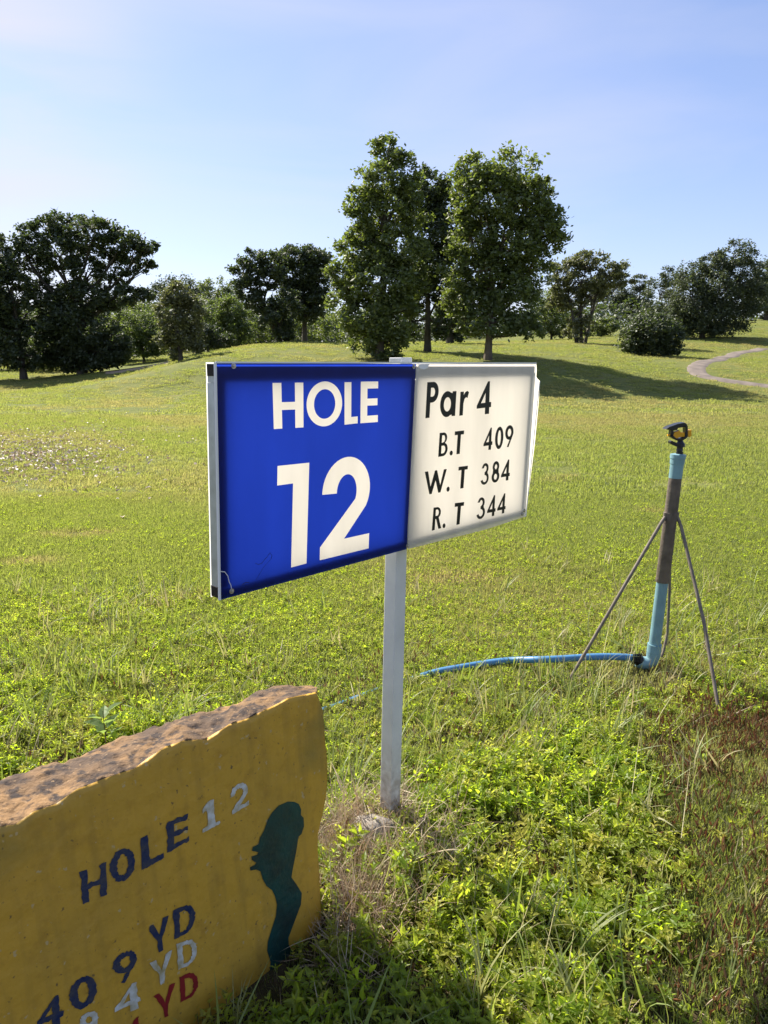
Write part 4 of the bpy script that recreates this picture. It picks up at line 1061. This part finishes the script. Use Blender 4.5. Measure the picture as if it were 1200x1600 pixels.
def along(px, n, dens=None):
    d = np.r_[0, np.cumsum(np.hypot(*np.diff(px, axis=0).T))]; t = np.linspace(0, d[-1], n) if dens is None else dens * d[-1]
    return np.stack([np.interp(t, d, px[:, k]) for k in (0, 1)], 1)
NC, NF, NT, NB, NS = 220, 26, 18, 6, 12
tcol = np.linspace(0, 1, NC)
fr_t = [rp(*p) for p in along(front_px, NC)]
def uvw(p): q = p - RP; return q.dot(RD), q.dot(RU), q.dot(RNN)
def xyz(u, v, w): return RP + RD * u + RU * v + RNN * w
ft = np.array([uvw(p) for p in fr_t])
thick = .17 - .05 * tcol ** 6
bt_px = along(back_px, NC)
bt = np.array([uvw(rp(*bt_px[i], -thick[i])) for i in range(NC)])
bt[:, 0] = np.maximum.accumulate(bt[:, 0])
rt = np.array([uvw(rp(*p)) for p in right_px])          # right profile: u as a function of v
vr = np.r_[-.25, rt[::-1, 1]]; ur = np.r_[rt[-1, 0] - .02, rt[::-1, 0]]
u0 = ft[0, 0]
grid = []
wgt = tcol ** 14
utop_r = ft[-1, 0]
ubase = ft[:, 0]
for k in range(NF):                                     # front face, bottom to top
    t = 1 - (1 - k / (NF - 1)) ** 1.7; v = -.25 + (ft[:, 1] + .25) * t
    u = ubase + (np.interp(v[-1], vr, ur) - utop_r) * wgt
    grid.append(np.stack([u, v, np.zeros(NC)], 1))
for k in range(1, NT + 1):                              # top, front to back
    t = k / NT; g = ft * (1 - t) + bt * t; g[:, 2] = -thick * t
    g[:, 1] += .004 * math.sin(math.pi * t); grid.append(g)
for k in range(1, NB + 1):                              # back, top to bottom
    t = k / NB; v = bt[:, 1] + (-.25 - bt[:, 1]) * t
    u = bt[:, 0] + (np.interp(v[-1], vr, ur) - bt[-1, 0]) * wgt
    grid.append(np.stack([u, v, -thick - .03 * t], 1))
G = np.array(grid); nr = len(G)
kk = np.arange(nr)[:, None] + np.zeros((1, NC))
rough = np.where(kk >= NF, 1.0, 0.0); rough[NF - 1] = .45; rough[NF - 2] = .12
rough[NF:NF + 5] *= np.array([.45, .5, .6, .75, .9])[:, None]
nz1 = fbm(G[..., 0] * 14, G[..., 1] * 14, G[..., 2] * 14 + 5, 5) - .47
nz2 = fbm(G[..., 0] * 45 + 7, G[..., 1] * 45, G[..., 2] * 45 + 2, 3) - .44
topm = ((kk >= NF - 1) & (kk <= NF + NT)).astype(float)
G[..., 1] += topm * rough * (nz1 * np.where(kk < NF + 2, .010, .024) + nz2 * .020)
G[..., 2] += (kk == NF - 1) * (-.006 + nz2 * .02) + (kk == NF - 2) * -.0015
V = [xyz(*G[i, j]) for i in range(nr) for j in range(NC)]
F, MI = [], []
for i in range(nr - 1):
    for j in range(NC - 1):
        F.append((i * NC + j, i * NC + j + 1, (i + 1) * NC + j + 1, (i + 1) * NC + j)); MI.append(0 if i < NF - 1 else 1)
# right end: bridge the front edge column to the back edge column
fe = [i * NC + NC - 1 for i in range(NF)]
be = [i * NC + NC - 1 for i in range(NF + NT, nr)][::-1]
prev = fe
fv = np.array([G[i, NC - 1] for i in range(NF)])
bv = np.array([G[i, NC - 1] for i in range(nr - 1, NF + NT - 2, -1)])
tb = np.linspace(0, 1, len(bv)); bi = np.stack([np.interp(np.linspace(0, 1, NF), tb, bv[:, k]) for k in range(3)], 1)
for s in range(1, NS + 1):
    t = s / NS; g = fv * (1 - t) + bi * t
    bul = math.sin(math.pi * t) * .012 * np.sin(np.linspace(0, math.pi, NF))
    g[:, 0] += bul + (fbm(g[:, 0] * 16, g[:, 1] * 16, g[:, 2] * 16 + 3) - .47) * .03 * math.sin(math.pi * min(t, .9))
    cur = []
    for q in g: V.append(xyz(*q)); cur.append(len(V) - 1)
    for k in range(NF - 1): F.append((prev[k], cur[k], cur[k + 1], prev[k + 1])); MI.append(0)
    prev = cur
M_YEL = bpy.data.materials.new('yellow masonry paint'); M_YEL.use_nodes = True
def yellow():
    N, L = nd(M_YEL); p = N['Principled BSDF']; p.inputs['Roughness'].default_value = .55; p.inputs['Specular IOR Level'].default_value = .35
    tc = N.new('ShaderNodeTexCoord')
    def nz_(s, d=6): 
        t = N.new('ShaderNodeTexNoise'); t.inputs['Scale'].default_value = s; t.inputs['Detail'].default_value = d; L.new(tc.outputs['Object'], t.inputs['Vector']); return t.outputs['Fac']
    def mr(s, a, b): 
        r = N.new('ShaderNodeMapRange'); r.inputs[1].default_value = a; r.inputs[2].default_value = b; L.new(s, r.inputs[0]); return r.outputs[0]
    def mix(f, a, b):
        x = N.new('ShaderNodeMix'); x.data_type = 'RGBA'; L.new(f, x.inputs['Factor'])
        for k, v in (('A', a), ('B', b)):
            if isinstance(v, tuple): x.inputs[k].default_value = (*v, 1)
            else: L.new(v, x.inputs[k])
        return x.outputs['Result']
    c = mix(mr(nz_(5), .35, .65), (.58, .325, .036), (.50, .29, .040))
    c = mix(mr(nz_(30, 8), .55, .8), c, (.42, .23, .03))
    c = mix(mr(nz_(90, 4), .66, .74), c, (.16, .10, .04))
    # rain streaks, mossy smears and worn pale spots
    mpp_ = N.new('ShaderNodeMapping'); mpp_.inputs['Scale'].default_value = (34, 34, 3); L.new(tc.outputs['Object'], mpp_.inputs['Vector'])
    st = N.new('ShaderNodeTexNoise'); st.inputs['Scale'].default_value = 1.0; st.inputs['Detail'].default_value = 5; L.new(mpp_.outputs[0], st.inputs['Vector'])
    c = mix(mr(st.outputs['Fac'], .50, 1.05), c, (.30, .18, .035))
    c = mix(mr(nz_(3.1, 5), .58, .76), c, (.20, .16, .045))
    c = mix(mr(nz_(55, 3), .68, .72), c, (.50, .36, .16))
    L.new(c, p.inputs['Base Color'])
    b = N.new('ShaderNodeBump'); b.inputs['Strength'].default_value = .5; b.inputs['Distance'].default_value = .012
    L.new(nz_(22, 8), b.inputs['Height']); L.new(b.outputs[0], p.inputs['Normal'])
yellow()
M_ROCK = bpy.data.materials.new('weathered stone'); M_ROCK.use_nodes = True
def rockm():
    N, L = nd(M_ROCK); p = N['Principled BSDF']; p.inputs['Roughness'].default_value = .9; p.inputs['Specular IOR Level'].default_value = .2
    tc = N.new('ShaderNodeTexCoord')
    def nz_(s, d=8): 
        t = N.new('ShaderNodeTexNoise'); t.inputs['Scale'].default_value = s; t.inputs['Detail'].default_value = d; L.new(tc.outputs['Object'], t.inputs['Vector']); return t.outputs['Fac']
    def mr(s, a, b): 
        r = N.new('ShaderNodeMapRange'); r.inputs[1].default_value = a; r.inputs[2].default_value = b; L.new(s, r.inputs[0]); return r.outputs[0]
    def mix(f, a, b):
        x = N.new('ShaderNodeMix'); x.data_type = 'RGBA'; L.new(f, x.inputs['Factor'])
        for k, v in (('A', a), ('B', b)):
            if isinstance(v, tuple): x.inputs[k].default_value = (*v, 1)
            else: L.new(v, x.inputs[k])
        return x.outputs['Result']
    c = mix(mr(nz_(7), .42, .60), (.25, .150, .070), (.095, .066, .046))
    c = mix(mr(nz_(38, 10), .50, .62), c, (.052, .040, .034))
    c = mix(mr(nz_(120, 4), .60, .75), c, (.30, .20, .11))
    L.new(c, p.inputs['Base Color'])
    b = N.new('ShaderNodeBump'); b.inputs['Strength'].default_value = .9; b.inputs['Distance'].default_value = .012
    L.new(nz_(45, 10), b.inputs['Height']); L.new(b.outputs[0], p.inputs['Normal'])
rockm()
sb = make('slab', V, F, [M_YEL, M_ROCK], stone, True)
sb.data.polygons.foreach_set('material_index', MI); sb.data.update()
bm = bmesh.new(); bm.from_mesh(sb.data); bmesh.ops.recalc_face_normals(bm, faces=bm.faces); bm.to_mesh(sb.data); bm.free()

M_NAVY = mat('navy paint', (.010, .022, .080), .5, noise=.3, nscale=45, dark=(.05, .05, .07), bump=.2, bscale=150)
M_WPAINT = mat('white paint', (.62, .62, .60), .55, noise=.25, nscale=50, dark=(.36, .30, .16))
M_RED = mat('red paint', (.26, .015, .018), .5, noise=.25, nscale=60)
M_TEAL = mat('teal paint', (.006, .056, .048), .5, noise=.3, nscale=16, dark=(.012, .030, .026), bump=.3, bscale=60)
Rg = (0, 1040, .45)
def stone_text(items, m, label, seed, chars):
    for k, (gl, q) in enumerate(items):
        o = flat('digit' if chars[k].isdigit() else 'letter', glyph_world(gl, scr(q, *Rg), lambda x, y: rp(x, y, .0015), .019, seed * 31 + k), m, stone, RNN)
        o['label'] = '%s %s' % (label, chars[k])
stone_text([(G_H(.26, .16), [(277, 718), (368, 683), (370, 795), (288, 830)]), (G_O(.28, .17), [(380, 652), (467, 622), (470, 733), (386, 762)]),
            (G_L(.34, .18), [(486, 602), (562, 566), (570, 668), (494, 708)]), (G_E(.32, .16), [(577, 548), (652, 515), (657, 608), (583, 648)])], M_NAVY, 'dark blue painted', 1, 'HOLE')
stone_text([(G_1s(), [(697, 484), (762, 455), (766, 547), (703, 581)]), (G_2(.26, .16), [(795, 428), (858, 396), (866, 483), (807, 516)])], M_WPAINT, 'white painted', 2, '12')
stone_text([(G_Y(), [(515, 912), (585, 868), (588, 980), (532, 1004)]), (G_D(.27, .15), [(602, 850), (676, 818), (678, 915), (606, 950)]),
            (G_9(), [(390, 1010), (474, 980), (476, 1080), (398, 1117)]), (G_O(.30, .17), [(238, 1095), (335, 1068), (338, 1172), (242, 1207)]), (G_4(), [(140, 1165), (212, 1138), (222, 1240), (126, 1275)])], M_NAVY, 'dark blue painted', 3, 'YD904')
stone_text([(G_Y(), [(521, 1033), (598, 990), (590, 1095), (540, 1118)]), (G_D(.25, .15), [(613, 967), (684, 940), (685, 1028), (619, 1057)]),
            (G_4(), [(405, 1125), (482, 1096), (494, 1182), (398, 1224)]), (G_8(), [(268, 1218), (345, 1190), (352, 1290), (275, 1322)]), (G_3(), [(140, 1300), (215, 1270), (220, 1370), (145, 1400)])], M_WPAINT, 'white painted', 4, 'YD483')
stone_text([(G_Y(), [(535, 1147), (607, 1102), (602, 1205), (556, 1230)]), (G_D(.25, .15), [(622, 1082), (687, 1057), (688, 1140), (629, 1169)]),
            (G_4(), [(425, 1245), (490, 1212), (500, 1310), (415, 1345)]), (G_4(), [(300, 1310), (370, 1280), (380, 1380), (292, 1410)])], M_RED, 'dark red painted', 5, 'YD44')
mapz = [(1000, 472), (1022, 473), (1037, 480), (1046, 499), (1045, 519), (1054, 528), (1056, 558), (1047, 585), (1036, 595), (1030, 640), (1018, 700), (1012, 735), (1030, 760), (1048, 790), (1045, 830), (1030, 870), (1015, 910), (1002, 945), (1003, 970), (1018, 995),
        (1028, 1030), (1020, 1070), (1000, 1110), (985, 1150), (938, 1150), (934, 1120), (935, 1080), (940, 1030), (928, 990), (930, 960), (945, 910), (958, 870), (962, 830), (955, 800), (945, 780), (925, 765), (912, 740), (905, 715), (890, 708), (870, 712), (868, 700), (885, 692),
        (890, 685), (875, 675), (873, 663), (893, 657), (897, 648), (875, 643), (878, 630), (898, 620), (902, 600), (918, 570), (930, 535), (945, 510), (968, 486)]
o = flat('hole_map', [([rp(*p, .0015) for p in scr(mapz, *Rg)], [])], M_TEAL, stone, RNN); o['label'] = 'dark teal painted outline of the hole'

# ------------------------------------------------------------------ tripod sprinkler
M_PVC = mat('light blue plastic pipe', (.20, .35, .39), .45, noise=.25, nscale=14)
M_HOSE = mat('blue plastic hose', (.085, .24, .45), .4, noise=.25, nscale=10)
M_SLEEVE = mat('grey weathered sleeve', (.17, .135, .105), .8, noise=.45, nscale=22, bump=.3, bscale=60)
M_ROD = mat('rusty grey rod', (.20, .165, .13), .75, noise=.4, nscale=40)
M_BLACK = mat('black plastic', (.012, .012, .015), .35)
M_YLW = mat('yellow plastic', (.75, .36, .01), .4)
SY = 3.30                                   # riser foot distance
def s3(px, py, dy=0.0): return at_y(px, py, SY + dy)
mpp = (s3(1001, 900) - s3(1000, 900)).x
foot = s3(1020, 1030); foot_g = Vector((foot.x, foot.y, H1(foot.x, foot.y)))
spk = empty('tripod_sprinkler', foot_g); tag(spk, 'tripod lawn sprinkler on a light blue and grey riser pipe', 'sprinkler')
A_, B_ = s3(1020, 1030), s3(1060, 708)      # riser axis
def ax_(py): return A_.lerp(B_, (1030 - py) / (1030 - 708))
rs = 9.6 * mpp
mb = MB(); mb.tube([ax_(1020), ax_(900)], rs * .93, 20); mb.build('riser_pipe', M_PVC, spk, smooth=True)
mb = MB(); mb.tube([ax_(905), ax_(903), ax_(741)], [rs * 1.02, rs * 1.1, rs * .98], 20); mb.build('sleeve', M_SLEEVE, spk, smooth=True)
mb = MB(); mb.tube([ax_(745), ax_(724), ax_(723.8), ax_(716), ax_(715.8), ax_(710), ax_(709)], [rs * 1.0, rs * 1.03, rs * 1.10, rs * 1.12, rs * 1.2, rs * 1.2, rs * .8], 20); cp = mb.build('coupling', M_PVC, spk, smooth=True)
# elbow with its socket collars
el = [ax_(1012), ax_(1022), ax_(1030) + Vector((-.002, 0, -.004)), s3(1012, 1036), s3(1002, 1036), s3(996, 1034)]
mb = MB(); mb.tube(el, [rs * 1.12] * 5 + [rs * .9], 18); mb.tube([ax_(1005), ax_(1018)], rs * 1.15, 18); mb.build('elbow', M_PVC, spk, smooth=True)
mb = MB(); mb.tube([s3(1003, 1032), s3(998, 1032), s3(993, 1030), s3(986, 1029)], [rs * .9, rs * 1.0, rs * .85, rs * .75], 14)
for k in range(5): mb.tube([s3(1002 - 3 * k, 1021 + k * .3, -.03), s3(1000 - 2.4 * k, 1034, -.034)], .004, 6)
mb.build('rubber_binding', M_BLACK, spk, smooth=True)
# three bent rod legs
topL, topR = ax_(803) + Vector((-rs, -.01, 0)), ax_(803) + Vector((rs * .95, -.01, 0))
def gfoot(px, py):
    p = gh(px, py); return p - UP * .03
fl, fr_ = gfoot(880, 1070), gfoot(1128, 1122); fb_ = s3(1036, 1022, .12)
lrad = 2.6 * mpp
mb = MB(); k1 = s3(1036, 812, -.03); mb.tube([topL + UP * .02, topL, k1.lerp(fl, .02), k1.lerp(fl, .5), fl], lrad, 10); mb.build('leg', M_ROD, spk, smooth=True)
mb = MB(); k2 = s3(1064, 822, -.03); mb.tube([topR + UP * .02, topR, k2, k2.lerp(fr_, .5) + Vector((.015, 0, 0)), fr_], lrad, 10); mb.build('leg', M_ROD, spk, smooth=True)
gb = gh(1040, 1015); 
mb = MB(); mb.tube([ax_(800) + Vector((rs * .2, rs, 0)), ax_(860) + Vector((rs * 1.2, rs * 1.5, 0)), s3(1046, 925, .06), s3(1043, 990, .08), s3(1036, 1020, .06), s3(1030, 1032, .04)], lrad * .9, 10); mb.build('leg', M_ROD, spk, smooth=True)
mb = MB(); mb.tube([ax_(808), ax_(797)], rs * 1.12, 16); mb.build('leg_collar', M_SLEEVE, spk, smooth=True)
# impact head (zoom pixels of the head: 12 per photo pixel)
def hd(zx, zy, dy=0.0): return s3(1010 + zx / 12, 640 + zy / 12, dy)
HY = Vector((0, 1, 0))
mb = MB(); c = [hd(622, 850), hd(622, 790), hd(622, 788), hd(622, 770), hd(622, 768), hd(625, 735), hd(628, 700), hd(632, 690), hd(635, 640), hd(635, 600), hd(632, 560)]
mb.tube(c, [x * mpp / 12 for x in (62, 62, 50, 50, 62, 55, 55, 85, 80, 50, 45)], 16); mb.build('nozzle_stem', M_BLACK, spk, smooth=True)
mb = MB(); mb.prism([hd(450, 600, -.02), hd(480, 585, -.02), hd(600, 640, -.02), hd(700, 655, -.02), hd(700, 690, -.02), hd(560, 690, -.02), hd(455, 640, -.02)], HY * .03); mb.build('trip_lever', M_BLACK, spk, bevel=.001)
d = .016
mb = MB()   # arched bridge: left arm, right arm, foot
mb.prism([hd(640, 275, -d), hd(740, 265, -d), hd(780, 310, -d), hd(780, 510, -d), hd(740, 550, -d), hd(680, 580, -d), hd(600, 590, -d), hd(520, 550, -d), hd(450, 510, -d), hd(455, 470, -d), hd(500, 480, -d), hd(560, 540, -d), hd(650, 545, -d), hd(730, 500, -d), hd(735, 340, -d), hd(715, 320, -d), hd(650, 330, -d)], HY * 2 * d)
mb.prism([hd(470, 380, -d), hd(510, 380, -d), hd(500, 500, -d), hd(455, 500, -d)], HY * 2 * d)
mb.build('bridge', M_BLACK, spk, bevel=.0012)
mb = MB(); mb.prism([hd(360, 370, -.026), hd(430, 325, -.026), hd(520, 295, -.026), hd(600, 265, -.026), hd(730, 245, -.026), hd(770, 290, -.026), hd(700, 330, -.026), hd(600, 345, -.026), hd(580, 380, -.026), hd(480, 400, -.026), hd(440, 375, -.026)], HY * .05); mb.build('cover', M_BLACK, spk, bevel=.002)
mb = MB(); mb.prism([hd(490, 525, -.012), hd(530, 415, -.012), hd(585, 405, -.012), hd(620, 385, -.012), hd(640, 425, -.012), hd(720, 430, -.012), hd(720, 505, -.012), hd(610, 520, -.012), hd(560, 565, -.012)], HY * .024)
mb.prism([hd(778, 395, -.014), hd(845, 380, -.014), hd(852, 480, -.014), hd(820, 520, -.014), hd(778, 500, -.014)], HY * .03)
mb.box(hd(420, 475, -.004), Vector((.0062, 0, .0008)), Vector((0, .006, 0)), Vector((0, 0, .0036)))
mb.build('spray_arm', M_YLW, spk, bevel=.0012)

# hose to the sprinkler, half sunk in the weeds
hose_px = [(1000, 1030), (985, 1027), (960, 1026), (930, 1026), (900, 1028), (870, 1030), (840, 1031), (800, 1036), (760, 1040), (720, 1046), (680, 1051), (640, 1057), (600, 1068), (560, 1084), (530, 1095), (500, 1106), (440, 1125)]
hp = []
for k, p in enumerate(hose_px):
    if k < 7: q = at_y(*p, SY - .012 * k)
    else: q = gh(p[0], p[1] + 4); q.z += (.030, .026, .022, .018, .010)[min(k - 7, 4)] if k < 11 else -.010
    hp.append(q)
def smooth_path(P, n):
    P = np.array([list(p) for p in P]); t = np.linspace(0, len(P) - 1, n); Q = np.stack([np.interp(t, np.arange(len(P)), P[:, k]) for k in range(3)], 1)
    for _ in range(10): Q[1:-1] = (Q[:-2] + 2 * Q[1:-1] + Q[2:]) / 4
    return [Vector(q) for q in Q]
mb = MB(); mb.tube(smooth_path(hp, 90), .0165, 12); hose = mb.build('water_hose', M_HOSE, None, smooth=True)
tag(hose, 'blue plastic water hose running through the grass to the sprinkler', 'hose')
